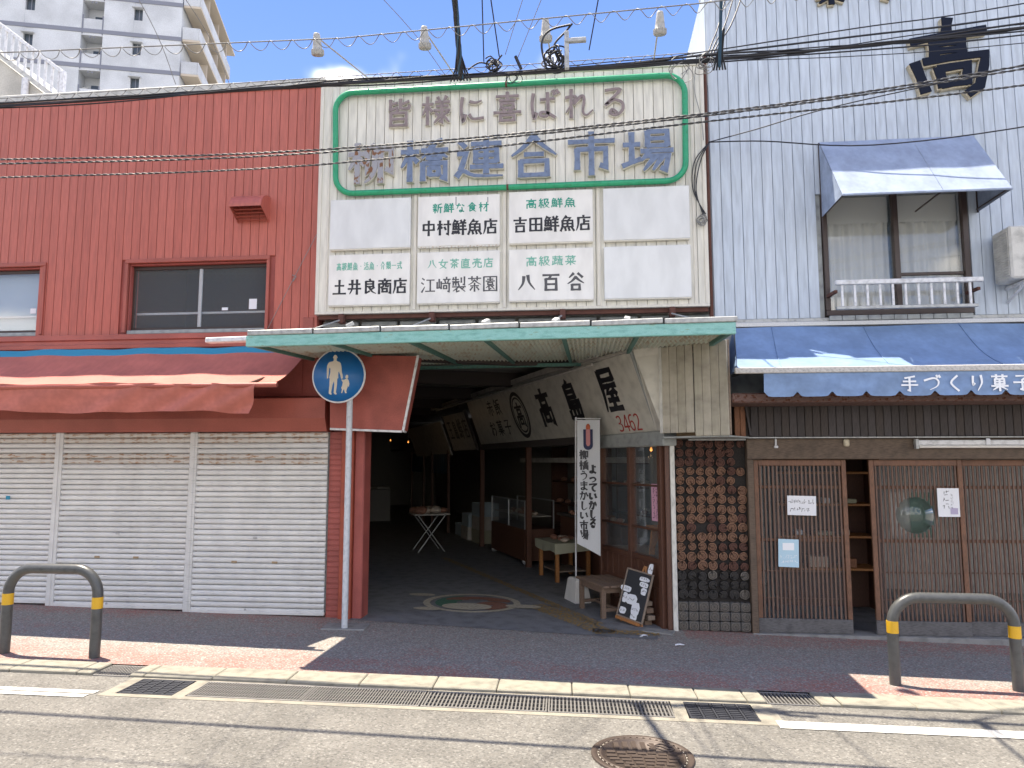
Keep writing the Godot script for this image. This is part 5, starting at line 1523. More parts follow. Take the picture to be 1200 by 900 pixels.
func build_alley() -> void:
	var hall := thing("arcade_hall", "dark covered market alley running back behind the entrance", "arcade", Vector3(-1.5, 0, -3))
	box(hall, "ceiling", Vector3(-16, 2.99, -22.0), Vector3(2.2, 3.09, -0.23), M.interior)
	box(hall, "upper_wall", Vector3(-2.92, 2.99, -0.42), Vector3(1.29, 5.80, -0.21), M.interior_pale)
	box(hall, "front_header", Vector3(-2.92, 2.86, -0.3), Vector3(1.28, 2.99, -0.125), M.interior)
	var world := XF
	XF = Transform3D(Basis(Vector3(-0.407, 0, -0.9134), Vector3.UP, Vector3(0.9134, 0, -0.407)), Vector3(0.8, 0, 0.05))
	box(hall, "side_wall", Vector3(1.55, -0.15, -3.0), Vector3(19.0, 3.0, -2.87), M.interior)
	box(hall, "end_wall", Vector3(18.8, -0.15, -2.9), Vector3(19.0, 3.0, 4.0), M.interior)
	for i in 6: box(hall, "roof_beam", Vector3(1.6 + i * 2.4, 2.78, -2.86), Vector3(1.75 + i * 2.4, 2.99, 0.0), M.black_wood, 0.01)
	tube(hall, "conduit", [Vector3(0.9, 2.72, -0.42), Vector3(9.0, 2.74, -0.45)], 0.02, M.interior_pale, 6)
	bar(hall, "roof_rail", Vector3(0.9, 2.84, -0.34), Vector3(10.0, 2.84, -0.34), 0.07, M.interior_pale)
	# glazed shop front
	var sf := thing("alley_shop", "brown timber shop front with tall glass panes along the alley", "shop front", Vector3(0.85, 0, 0.1))
	for X in [0.16, 0.83, 1.60]: box(sf, "post", Vector3(X - 0.035, ly(X, 0) - 0.02, -0.03), Vector3(X + 0.035, 1.80, 0.05), M.brown_wood, 0.004)
	box(sf, "roller_box", Vector3(0.0, 1.80, -0.06), Vector3(1.66, 1.955, 0.10), M.grey_panel, 0.012)
	box(sf, "sill_rail", Vector3(0.195, 0.60, -0.025), Vector3(0.794, 0.655, 0.045), M.brown_wood, 0.004)
	box(sf, "sill_rail", Vector3(0.866, 0.60, -0.025), Vector3(1.564, 0.655, 0.045), M.brown_wood, 0.004)
	for e in [[0.195, 0.794], [0.866, 1.564]]:
		for y in [0.93, 1.38]: box(sf, "glazing_bar", Vector3(e[0], y, -0.012), Vector3(e[1], y + 0.022, 0.022), M.brown_wood, 0.003)
		box(sf, "pane", Vector3(e[0], 0.656, 0.024), Vector3(e[1], 1.799, 0.028), M.pane, 0.0005)
		var nb := 5
		for k in nb:
			var xa := lerpf(e[0], e[1], float(k) / nb)
			box(sf, "panel_board", Vector3(xa + 0.003, 0.10, -0.012), Vector3(lerpf(e[0], e[1], (k + 1.0) / nb) - 0.003, 0.598, 0.012), M.brown_wood, 0.004)
		box(sf, "panel_rail", Vector3(e[0], 0.33, -0.024), Vector3(e[1], 0.365, -0.0125), M.brown_wood, 0.003)
		box(sf, "panel_rail", Vector3(e[0], ly(0.8, 0) - 0.01, -0.024), Vector3(e[1], 0.098, 0.012), M.brown_wood, 0.003)
	box(sf, "window_shelf", Vector3(0.1, 0.60, 0.05), Vector3(1.6, 0.64, 0.55), M.grey_wood, 0.004)
	box(sf, "inner_wall", Vector3(0.0, -0.1, 0.74), Vector3(1.7, 2.9, 0.80), M.interior)
	box(sf, "inner_wall", Vector3(1.7, -0.1, 0.74), Vector3(1.76, 2.9, 1.7), M.interior)
	box(sf, "inner_wall", Vector3(1.76, -0.1, 1.64), Vector3(18.8, 2.9, 1.70), M.interior)
	box(sf, "inner_ceiling", Vector3(0.0, 1.97, 0.05), Vector3(18.8, 2.02, 1.70), M.interior)
	box(sf, "header", Vector3(1.66, 1.86, -0.03), Vector3(7.0, 1.965, 0.08), M.black_wood)
	for X in [4.32, 7.0]: box(sf, "post", Vector3(X - 0.04, ly(X, 0) - 0.02, -0.02), Vector3(X + 0.04, 1.86, 0.06), M.brown_wood, 0.004)
	box(sf, "inner_post", Vector3(3.0, ly(3, 0), 0.75), Vector3(3.06, 1.97, 0.82), M.brown_wood)
	box(sf, "inner_lintel", Vector3(1.8, 1.62, 0.75), Vector3(6.9, 1.70, 0.82), M.interior_pale)
	# tilted shop sign
	var sb := thing("shop_sign", "long off-white tilted sign with bold black characters along the alley", "sign", Vector3(3.5, 1.95, -0.1))
	var up := Vector3(0, 0.82, -0.30).normalized()
	var face := Vector3(-1, 0, 0).cross(up).normalized()
	var bs := Basis(Vector3(-1, 0, 0), up, face)
	var len_s := 6.75
	rbox(sb, "board", Vector3(0.16 + len_s * 0.5, 2.36, -0.16), Vector3(len_s, 0.87, 0.03), bs, M.shop_board, 0.005)
	var onb := func(X: float, v: float) -> Transform3D: return Transform3D(bs, Vector3(X, 2.36, -0.16) + up * v + face * 0.0155)
	bar(sb, "top_rail", Vector3(0.10, 2.785, -0.325), Vector3(6.95, 2.785, -0.325), 0.035, M.interior_pale)
	rbox(sb, "end_strip", Vector3(0.15, 2.36, -0.165), Vector3(0.03, 0.89, 0.05), bs, M.grey_panel, 0.004)
	for e in [["屋", 0.92, 0.10, 0.42, 0.52], ["島", 2.02, 0.06, 0.50, 0.54], ["高", 3.02, 0.04, 0.52, 0.54]]:
		print_line(sb, "character", e[0], onb.call(e[1], e[2]), 1.0, e[3], e[4], 0.088, M.ink_black, 1.0)
	# crest ring
	var ring := new_st()
	for rr in [[0.345, 0.030], [0.275, 0.014]]:
		var pts := []
		for k in 48: pts.append(Vector2(cos(TAU * k / 47.0) * rr[0] * 0.95, sin(TAU * k / 47.0) * rr[0]))
		var wd := []
		for k in 48: wd.append(rr[1])
		ribbon(ring, pts, wd, onb.call(4.15, 0.0), 0.0004, 0.0012)
	glyph(ring, "高", onb.call(4.15, 0.0), 0.36, 0.40, 0.05, 0.0006, 0.0014)
	fin(sb, "crest", ring, M.ink_black)
	print_line(sb, "character", "赤飯", onb.call(5.35, 0.20), 0.42, 0.34, 0.28, 0.034, M.ink_black)
	print_line(sb, "character", "お菓子", onb.call(5.35, -0.16), 0.42, 0.34, 0.28, 0.034, M.ink_black)
	for e in [["3462", 0.72], ["TEL", 1.95]]:
		var tm := TextMesh.new()
		var f := SystemFont.new()
		f.font_names = PackedStringArray(["Droid Sans"])
		tm.font = f
		tm.text = e[0]
		tm.font_size = 32
		tm.pixel_size = 0.0042
		tm.depth = 0.002
		put(sb, "phone_number", tm, M.ink_red, onb.call(e[1], -0.315) * Transform3D(Basis().scaled(Vector3(1.9, 1.9, 1)), Vector3.ZERO))
	# second sign deeper in the alley
	var s2 := thing("inner_sign", "dim grey framed sign with four dark characters deeper in the alley", "sign", Vector3(8.0, 1.85, -0.2))
	rbox(s2, "board", Vector3(8.1, 2.24, -0.16), Vector3(1.9, 0.78, 0.03), bs, M.interior_pale, 0.005)
	print_line(s2, "character", "王島鮮店", Transform3D(bs, Vector3(8.1, 2.30, -0.18) + face * 0.016), 0.42, 0.34, 0.42, 0.05, M.ink_black)
	for X in [7.12, 9.08]: rbox(s2, "edge", Vector3(X, 2.24, -0.165), Vector3(0.04, 0.82, 0.05), bs, M.black_wood)
	var far := thing("far_sign", "blank dim sign panel at the far end of the alley", "sign", Vector3(11.5, 1.85, -0.2))
	rbox(far, "board", Vector3(11.4, 2.15, -0.16), Vector3(4.2, 0.8, 0.03), bs, M.interior_pale, 0.005)
	# bench
	var bn := thing("wooden_bench", "small weathered slatted wooden bench in front of the glazed shop front", "bench", Vector3(0.95, ly(0.95, -0.3), -0.25))
	var fy := ly(0.95, -0.25)
	for k in 5: box(bn, "seat_slat", Vector3(0.60, fy + 0.325, -0.46 + k * 0.086), Vector3(1.34, fy + 0.347, -0.382 + k * 0.086), M.bench_wood, 0.004)
	for X in [0.69, 1.25]:
		for Z in [-0.42, -0.10]: box(bn, "leg", Vector3(X - 0.024, fy - 0.004, Z - 0.024), Vector3(X + 0.024, fy + 0.324, Z + 0.024), M.bench_wood, 0.004)
		box(bn, "apron", Vector3(X - 0.012, fy + 0.26, -0.395), Vector3(X + 0.012, fy + 0.32, -0.125), M.bench_wood, 0.003)
		box(bn, "stretcher", Vector3(X - 0.014, fy + 0.07, -0.395), Vector3(X + 0.014, fy + 0.105, -0.125), M.bench_wood, 0.003)
	box(bn, "apron", Vector3(0.715, fy + 0.26, -0.435), Vector3(1.225, fy + 0.32, -0.41), M.bench_wood, 0.003)
	box(bn, "stretcher", Vector3(0.715, fy + 0.07, -0.27), Vector3(1.225, fy + 0.10, -0.24), M.bench_wood, 0.003)
	# flat timbers stored under and beside the bench
	var ti := 0
	for e in [[0.30, 1.0, 0.055, -0.09, 0.05], [0.24, 0.92, 0.115, -0.085, 0.05], [0.26, 0.86, 0.18, -0.09, 0.055], [0.30, 0.9, 0.245, -0.08, 0.05]]:
		var tb := thing("timber", "grey weathered plank in the low pile behind chalkboard and bench", "plank", Vector3(e[0], e[2], e[3]), "planks piled by the shop front")
		box(tb, "board", Vector3(e[0], ly(0.5, 0) + e[2] - 0.055, e[3] - 0.05), Vector3(e[1], ly(0.5, 0) + e[2] + e[4] - 0.058, e[3] + 0.03), M.grey_wood if ti % 2 else M.bench_wood, 0.004)
		ti += 1
	# banner and its weight
	var wt := thing("banner_weight", "white tapered concrete block holding the banner pole", "weight", Vector3(1.70, ly(1.7, -0.3), -0.30))
	var wy := ly(1.7, -0.3) - 0.003
	var s := new_st()
	var c4 := []
	for e in [[0.17, 0.10, 0.0], [0.165, 0.10, 0.02], [0.125, 0.07, 0.25], [0.10, 0.055, 0.27]]:
		var ringp := []
		for k in 4: ringp.append(Vector3(1.66 + e[0] * [-1, 1, 1, -1][k], wy + e[2], -0.30 + e[1] * [-1, -1, 1, 1][k]))
		c4.append(ringp)
	for i in 3:
		for k in 4: quad(s, c4[i][(k + 1) % 4], c4[i][k], c4[i + 1][k], c4[i + 1][(k + 1) % 4])
	quad(s, c4[3][1], c4[3][0], c4[3][3], c4[3][2])
	fin(wt, "block", s, M.board_white)
	XF = world
	var px := -0.165
	var pzz := -1.05
	var bn2 := thing("banner", "tall white cloth banner with brush lettering and red and navy emblem on thin pole", "banner", Vector3(px, 0.22, pzz))
	tube(bn2, "pole", [Vector3(px + 0.0, 0.20, pzz - 0.33), Vector3(px + 0.005, 1.0, pzz - 0.14), Vector3(px + 0.02, 2.16, pzz)], 0.010, M.white_rail, 8)
	tube(bn2, "cross_arm", [Vector3(px + 0.01, 2.145, pzz), Vector3(px + 0.31, 2.14, pzz)], 0.006, M.white_rail, 6)
	s = new_st()
	s.set_smooth_group(0)
	var pt := func(u: float, v: float) -> Vector3:
		return Vector3(px + 0.035 + 0.265 * u - 0.012 * v, 2.125 - 1.56 * v + (1.0 - u) * 0.14 * v * v * v, pzz + 0.01 + 0.018 * sin(v * 7.0 + u * 2.0) * v + 0.02 * sin(u * 5.0 + v * 2.0) * v)
	for i in 8:
		for j in 28:
			quad(s, pt.call(i / 8.0, (j + 1) / 28.0), pt.call((i + 1) / 8.0, (j + 1) / 28.0), pt.call((i + 1) / 8.0, j / 28.0), pt.call(i / 8.0, j / 28.0))
	var fl := fin(bn2, "cloth", s, M.cloth_white)
	var onf := func(u: float, v: float) -> Transform3D: return Transform3D(Basis(), pt.call(u, v) + Vector3(0, 0, 0.006))
	s = new_st()
	var txt := "よっていかしる"
	for i in txt.length(): glyph(s, txt[i], onf.call(0.68, 0.37 + i * 0.068), 0.10, 0.105, 0.026, 0.0, 0.0012)
	txt = "柳橋うまかしい市場"
	for i in txt.length(): glyph(s, txt[i], onf.call(0.29, 0.26 + i * 0.079), 0.105, 0.11, 0.019, 0.0, 0.0012)
	fin(fl, "lettering", s, M.ink_black)
	s = new_st()
	var uo := PackedVector2Array()
	for k in 13: uo.append(Vector2(-0.055 * cos(PI * k / 12), -0.10 - 0.055 * sin(PI * k / 12)))
	uo.append(Vector2(0.055, 0.085))
	uo.append(Vector2(-0.055, 0.085))
	sprism(s, uo, 0.0, 0.0015, onf.call(0.48, 0.125))
	fin(fl, "emblem", s, M.navy)
	s = new_st()
	sprism(s, PackedVector2Array([Vector2(-0.024, 0.085), Vector2(-0.024, -0.085), Vector2(-0.012, -0.11), Vector2(0.012, -0.11), Vector2(0.024, -0.085), Vector2(0.024, 0.085)]), 0.0015, 0.0025, onf.call(0.48, 0.125))
	fin(fl, "emblem", s, M.rose)
	s = new_st()
	slathe(s, [[0.032, 0.0], [0.032, 0.002], [0.0, 0.002]], 20, onf.call(0.48, 0.055) * Transform3D(Basis(Vector3.RIGHT, PI * 0.5).scaled(Vector3(0.8, 1.3, 1)), Vector3(0, 0, 0)))
	fin(fl, "emblem", s, M.coral)
	# chalkboard on a small easel
	var cb := thing("chalkboard", "black chalkboard covered with white paper cut-outs leaning on a small orange easel", "chalkboard", Vector3(0.39, gy(0.39), -0.33))
	var ca := Vector3(0.268, gy(0.27) + 0.062, -0.32)
	var cbv := Vector3(0.515, gy(0.5) + 0.03, -0.06)
	var xr := (cbv - ca).normalized()
	var upv := Vector3(0.16, 1.0, -0.22)
	upv = (upv - xr * upv.dot(xr)).normalized()
	var nv := xr.cross(upv)
	var cw := ca.distance_to(cbv)
	var chh := 0.50
	var bb := Basis(xr, upv, nv)
	XF = Transform3D(bb, ca)
	box(cb, "slate", Vector3(0.01, 0.01, -0.008), Vector3(cw - 0.01, chh - 0.01, 0.002), M.chalk_black, 0.001)
	for e in [[0, 0, cw, 0.016], [0, chh - 0.016, cw, chh], [0, 0.0165, 0.016, chh - 0.0165], [cw - 0.016, 0.0165, cw, chh - 0.0165]]:
		box(cb, "frame", Vector3(e[0], e[1], -0.012), Vector3(e[2], e[3], 0.010), M.grey_wood, 0.003)
	for e in [[0.26, 0.43, 0.065, 0.022], [0.27, 0.375, 0.055, 0.026], [0.285, 0.31, 0.036, 0.038], [0.05, 0.29, 0.075, 0.03], [0.15, 0.20, 0.075, 0.055], [0.06, 0.20, 0.03, 0.055], [0.23, 0.115, 0.055, 0.07], [0.23, 0.05, 0.045, 0.04], [0.07, 0.07, 0.045, 0.035], [0.31, 0.545, 0.03, 0.06]]:
		var po := PackedVector2Array()
		for k in 12:
			var a := TAU * k / 12 + 0.2
			var rr := rng.randf_range(0.88, 1.08)
			po.append(Vector2(e[0] + e[2] * rr * signf(cos(a)) * pow(absf(cos(a)), 0.6), e[1] + e[3] * rr * signf(sin(a)) * pow(absf(sin(a)), 0.6)))
		s = new_st()
		sprism(s, po, 0.003, 0.005 + 0.0006 * (e[1] * 10.0))
		var pc := fin(cb, "paper_cutout", s, M.paper)
		scribble(pc, "writing", at(e[0], e[1], 0.0056 + 0.0006 * (e[1] * 10.0)), 3 if e[2] > 0.05 else 2, 1, Vector2(0.03, 0.03), 0.024, M.ink_grey)
	XF = world
	bar(cb, "easel_leg", ca - nv * 0.035 + xr * 0.03 + Vector3(0, -0.06, 0.0), ca + xr * 0.18 + upv * 0.56 - nv * 0.05, 0.02, M.orange_wood)
	bar(cb, "easel_leg", cbv - nv * 0.035 + Vector3(-0.03, -0.03, 0.0), ca + xr * 0.19 + upv * 0.56 - nv * 0.06, 0.02, M.orange_wood)
	bar(cb, "easel_leg", ca + xr * 0.2 + upv * 0.5 - nv * 0.06, Vector3(0.56, gy(0.56), -0.48), 0.016, M.orange_wood)
	bar(cb, "ledge", ca + xr * 0.01 - upv * 0.012 + nv * 0.01, cbv - xr * 0.03 - upv * 0.012 + nv * 0.01, 0.03, M.orange_wood)
	XF = Transform3D(Basis(Vector3(-0.407, 0, -0.9134), Vector3.UP, Vector3(0.9134, 0, -0.407)), Vector3(0.8, 0, 0.05))
	# pink note on the glass
	var pk := thing("pink_note", "pink paper strip with handwriting hung inside the shop glass", "notice", Vector3(0.29, 1.22, -0.02))
	box(pk, "sheet", Vector3(0.205, 1.03, -0.006), Vector3(0.36, 1.41, -0.004), M.paper_pink, 0.0005)
	scribble(pk, "handwriting", Transform3D(Basis(Vector3(-1, 0, 0), Vector3.UP, Vector3(0, 0, -1)), Vector3(0.275, 1.22, -0.0065)), 2, 8, Vector2(0.06, 0.042), 0.034, M.ink_black)
	# stool on the window shelf
	var st := thing("display_stool", "small brown wooden stool with arched sides on the shop window shelf", "stool", Vector3(0.45, 0.64, 0.25))
	rbox(st, "seat", Vector3(0.48, 0.925, 0.26), Vector3(0.56, 0.03, 0.26), Basis(Vector3.BACK, 0.03), M.orange_wood, 0.006)
	for X in [0.27, 0.66]:
		s = new_st()
		var ar := PackedVector2Array([Vector2(0.12, 0.64), Vector2(0.15, 0.91), Vector2(0.37, 0.91), Vector2(0.40, 0.64), Vector2(0.34, 0.64)])
		for k in 9: ar.append(Vector2(0.26 + 0.08 * cos(PI * k / 8), 0.66 + 0.15 * sin(PI * k / 8)))
		ar.append(Vector2(0.18, 0.64))
		sprism(s, ar, -X - 0.012, -X + 0.012, Transform3D(Basis(Vector3(0, 0, 1), Vector3(0, 1, 0), Vector3(-1, 0, 0)), Vector3.ZERO))
		fin(st, "side_panel", s, M.orange_wood)
	for X in [0.62, 1.12]:
		var bl := thing("spot_bulb", "small lit warm ceiling spot seen through the shop glass", "lamp", Vector3(X, 1.9, 0.4), "ceiling spots in the shop window")
		s = new_st()
		slathe(s, [[0.0, 0.03], [0.012, 0.034], [0.016, 0.045], [0.012, 0.06], [0.008, 0.075], [0.0, 0.075]], 12, at(X, 1.73, 0.42))
		fin(bl, "bulb", s, M.bulb)
		tube(bl, "stem", [Vector3(X, 1.80, 0.42), Vector3(X, 1.965, 0.42)], 0.008, M.ac_dark, 6)
		lamp_light(bl, Vector3(X, 1.70, 0.40), 0.006)
	# table with cream cloth
	var tb2 := thing("cloth_table", "small table with a cream cloth and goods in front of the open shop", "table", Vector3(3.25, ly(3.2, -0.1), 0.1))
	var ty := ly(3.2, 0.1)
	for e in [[2.92, -0.06], [3.55, -0.06], [2.92, 0.40], [3.55, 0.40]]: box(tb2, "leg", Vector3(e[0] - 0.025, ty - 0.005, e[1] - 0.025), Vector3(e[0] + 0.025, ty + 0.50, e[1] + 0.025), M.orange_wood, 0.004)
	box(tb2, "shelf", Vector3(2.96, ty + 0.12, -0.03), Vector3(3.52, ty + 0.14, 0.38), M.grey_wood, 0.003)
	box(tb2, "cloth", Vector3(2.84, ty + 0.50, -0.12), Vector3(3.64, ty + 0.525, 0.46), M.cloth_cream, 0.006)
	s = new_st()
	for k in 12:
		var xa := lerpf(2.838, 3.642, k / 12.0)
		var xb := lerpf(2.838, 3.642, (k + 1) / 12.0)
		quad(s, Vector3(xb, ty + 0.40 + 0.015 * sin(xb * 9.0), -0.124 - 0.01 * sin(xb * 20.0)), Vector3(xa, ty + 0.40 + 0.015 * sin(xa * 9.0), -0.124 - 0.01 * sin(xa * 20.0)), Vector3(xa, ty + 0.524, -0.121), Vector3(xb, ty + 0.524, -0.121))
	quad(s, Vector3(2.837, ty + 0.38, -0.124), Vector3(2.837, ty + 0.42, 0.46), Vector3(2.838, ty + 0.524, 0.46), Vector3(2.838, ty + 0.524, -0.121))
	fin(tb2, "cloth_drop", s, M.cloth_cream)
	goods(Vector3(2.95, ty + 0.525, -0.05), Vector3(3.55, 0, 0.38), 12, "small wrapped bag on the cream cloth table", "bags on the cream cloth table")
	# counter and case
	var ct := thing("shop_counter", "dark wooden counter on wheels inside the open shop front", "counter", Vector3(3.4, ly(3.4, 0.7), 0.7))
	box(ct, "body", Vector3(2.1, ty + 0.06, 0.50), Vector3(4.2, ty + 0.80, 0.74), M.brown_wood, 0.008)
	box(ct, "top", Vector3(2.05, ty + 0.80, 0.46), Vector3(4.25, ty + 0.84, 0.745), M.black_wood, 0.006)
	for X in [2.3, 4.0]: box(ct, "foot", Vector3(X, ty - 0.005, 0.52), Vector3(X + 0.1, ty + 0.06, 0.7), M.black_wood)
	goods(Vector3(2.2, ty + 0.84, 0.5), Vector3(4.1, 0, 0.7), 16, "small packet of sweets on the dark counter", "packets on the dark counter")
	var dc := thing("display_case", "dim glass display case with steel frame on dark cabinet in the alley", "display case", Vector3(5.3, ly(5.3, 0), 0.15))
	var dy := ly(5.3, 0.1)
	box(dc, "cabinet", Vector3(4.45, dy + 0.06, 0.0), Vector3(6.3, dy + 0.55, 0.5), M.brown_wood, 0.008)
	for X in [4.5, 6.2]: 
		s = new_st()
		slathe(s, [[0.0, -0.012], [0.05, -0.012], [0.055, 0.0], [0.05, 0.012], [0.0, 0.012]], 16, Transform3D(Basis(Vector3.FORWARD, PI * 0.5), Vector3(X + 0.06, dy + 0.052, 0.05)))
		fin(dc, "caster", s, M.aluminium)
	for e in [[4.45, 0.0], [5.3, 0.0], [6.28, 0.0], [4.45, 0.48], [6.28, 0.48]]: box(dc, "frame", Vector3(e[0], dy + 0.55, e[1]), Vector3(e[0] + 0.022, dy + 0.98, e[1] + 0.022), M.aluminium, 0.003)
	for z in [0.0, 0.48]: box(dc, "frame", Vector3(4.45, dy + 0.98, z), Vector3(6.302, dy + 1.0, z + 0.022), M.aluminium, 0.003)
	box(dc, "pane", Vector3(4.473, dy + 0.551, 0.008), Vector3(6.279, dy + 0.979, 0.012), M.pane, 0.0005)
	box(dc, "shelf", Vector3(4.48, dy + 0.74, 0.03), Vector3(6.27, dy + 0.752, 0.46), M.interior_pale, 0.002)
	var ps := thing("framed_paper", "pale square paper pinned in the dark open shop", "notice", Vector3(4.2, 1.28, 0.7))
	box(ps, "sheet", Vector3(3.62, 1.10, 0.728), Vector3(3.95, 1.50, 0.734), M.interior_pale, 0.001)
	box(ps, "print", Vector3(3.68, 1.17, 0.7265), Vector3(3.89, 1.43, 0.7275), M.paper, 0.0003)
	goods(Vector3(4.6, dy + 0.752, 0.08), Vector3(6.15, 0, 0.4), 14, "small packet inside the dim glass display case", "packets in the display case")
	# shelves against the shop's rear wall
	var rs := thing("rear_shelf", "tall dark wooden shelf of goods along the rear wall of the open shop", "shelf", Vector3(4.5, ly(4.5, 1.4), 1.4))
	for X in [2.4, 3.8, 5.2, 6.6]: box(rs, "upright", Vector3(X, ly(X, 1.4), 1.30), Vector3(X + 0.05, 1.9, 1.62), M.brown_wood)
	for y in [0.45, 0.85, 1.25, 1.6]: box(rs, "board", Vector3(2.45, y, 1.28), Vector3(6.6, y + 0.025, 1.63), M.brown_wood)
	goods(Vector3(2.6, 0.875, 1.34), Vector3(6.4, 0, 1.55), 14, "packet on the rear shelf board of the open shop", "packets on the rear shelf", 1.4)
	goods(Vector3(2.6, 1.275, 1.34), Vector3(6.4, 0, 1.55), 14, "packet on the rear shelf board of the open shop", "packets on the rear shelf", 1.4)
	# crates stacked deeper in the alley
	for e in [[7.3, 0, 0.05], [7.3, 1, 0.05], [7.3, 2, 0.05], [8.0, 0, 0.0], [8.0, 1, 0.02], [8.7, 0, 0.05], [10.2, 0, -2.7], [10.2, 1, -2.7], [10.9, 0, -2.65]]:
		var cr := thing("crate", "pale plastic crate stacked along the side of the dark alley", "crate", Vector3(e[0] + 0.28, ly(e[0], e[2]) + e[1] * 0.26, e[2] + 0.2), "crates in the alley")
		var cy0: float = ly(e[0], e[2]) + e[1] * 0.26
		var cm: Material = [M.pale_blue, M.cloth_cream, M.interior_pale][int(e[0] * 10 + e[1]) % 3]
		box(cr, "base", Vector3(e[0], cy0, e[2]), Vector3(e[0] + 0.56, cy0 + 0.02, e[2] + 0.4), cm)
		for w in [[0, 0, 0.56, 0.02], [0, 0.38, 0.56, 0.4], [0, 0.021, 0.02, 0.379], [0.54, 0.021, 0.56, 0.379]]:
			box(cr, "side", Vector3(e[0] + w[0], cy0 + 0.021, e[2] + w[1]), Vector3(e[0] + w[2], cy0 + 0.255, e[2] + w[3]), cm, 0.004)
	# cloth curtain hung across a stall
	for e in [[9.6, -0.05], [12.6, -0.02]]:
		var nr := thing("shop_curtain", "short dark indigo curtain hung over a stall front deep in the alley", "curtain", Vector3(e[0], 1.85, e[1]), "stall curtains")
		for k in 4:
			s = new_st()
			s.set_smooth_group(0)
			for i in 6:
				var xa: float = e[0] + k * 0.4 + i * 0.065
				quad(s, Vector3(xa + 0.065, 1.35, e[1] + 0.02 * sin(xa * 30.0 + 1.9)), Vector3(xa, 1.35, e[1] + 0.02 * sin(xa * 30.0)), Vector3(xa, 1.85, e[1]), Vector3(xa + 0.065, 1.85, e[1]))
			fin(nr, "panel", s, M.cable_blue)
		tube(nr, "rod", [Vector3(e[0] - 0.05, 1.85, e[1]), Vector3(e[0] + 1.65, 1.85, e[1])], 0.012, M.brown_wood, 6)
		for X in [e[0] - 0.1, e[0] + 1.65]: box(nr, "post", Vector3(X, ly(X, e[1]), e[1] - 0.03), Vector3(X + 0.06, 1.9, e[1] + 0.03), M.brown_wood)
	# folding table with bags
	var ft := thing("folding_table", "folding table with crossed steel legs in the dark alley", "table", Vector3(6.5, ly(6.5, -1.1), -1.1))
	var fty := ly(6.5, -1.1)
	box(ft, "top", Vector3(6.2, fty + 0.64, -1.42), Vector3(6.8, fty + 0.665, -0.78), M.interior_pale, 0.006)
	for X in [6.26, 6.74]:
		tube(ft, "leg", [Vector3(X, fty, -1.34), Vector3(X, fty + 0.64, -0.86)], 0.011, M.aluminium, 6)
		tube(ft, "leg", [Vector3(X + 0.02, fty, -0.86), Vector3(X + 0.02, fty + 0.64, -1.34)], 0.011, M.aluminium, 6)
	goods(Vector3(6.25, fty + 0.665, -1.38), Vector3(6.75, 0, -0.82), 10, "bulky pale bag heaped on the folding table", "bags on the folding table", 2.0)
	var fc := thing("far_counter", "dim counter with pale trays at the far end of the alley", "counter", Vector3(13, ly(13, -1.5), -1.6))
	box(fc, "body", Vector3(12.4, ly(13, -1.5), -2.6), Vector3(13.2, ly(13, -1.5) + 0.8, -0.9), M.interior, 0.01)
	for k in 4: rbox(fc, "tray", Vector3(12.6, ly(13, -1.5) + 0.84, -2.4 + k * 0.42), Vector3(0.36, 0.05, 0.34), Basis(Vector3.UP, 0.1 * k), M.interior_pale, 0.01)
	var li := 0
	for e in [[8.2, 1.98, -1.2], [9.6, 2.05, -1.35], [13.6, 1.95, -1.9]]:
		var bl := thing("pendant_bulb", "tiny warm bulb hanging deep inside the dark alley", "lamp", Vector3(e[0], e[1], e[2]), "bulbs hanging in the alley")
		s = new_st()
		slathe(s, [[0.0, 0.03], [0.010, 0.034], [0.014, 0.042], [0.010, 0.055], [0.006, 0.07], [0.0, 0.07]], 12, at(e[0], e[1], e[2]))
		fin(bl, "bulb", s, M.bulb)
		tube(bl, "flex", [Vector3(e[0], e[1] + 0.065, e[2]), Vector3(e[0], 2.99, e[2])], 0.005, M.ac_dark, 5)
		lamp_light(bl, Vector3(e[0], e[1] - 0.03, e[2]), 0.004)
		li += 1
	XF = world
	# return panel between the tilted sign and the hoarding
	s = new_st()
	quad(s, Vector3(0.69, 1.955, -0.03), Vector3(0.735, 1.95, 0.19), Vector3(0.71, 2.80, 0.21), Vector3(0.46, 2.785, 0.08))
	quad(s, Vector3(0.46, 2.785, 0.06), Vector3(0.71, 2.80, 0.19), Vector3(0.735, 1.95, 0.17), Vector3(0.69, 1.955, -0.05))
	fin(sb, "end_panel", s, M.shop_board)

func lamp_light(parent: Node3D, p: Vector3, e: float) -> void:
	var l := OmniLight3D.new()
	l.name = "bulb_light"
	l.light_color = Color(1.0, 0.82, 0.6)
	l.light_energy = e
	l.light_size = 0.03
	l.omni_range = 8.0
	l.omni_attenuation = 2.0
	l.shadow_enabled = true
	parent.add_child(l, true)
	l.transform = parent.global_transform.affine_inverse() * XF * Transform3D(Basis(), p)

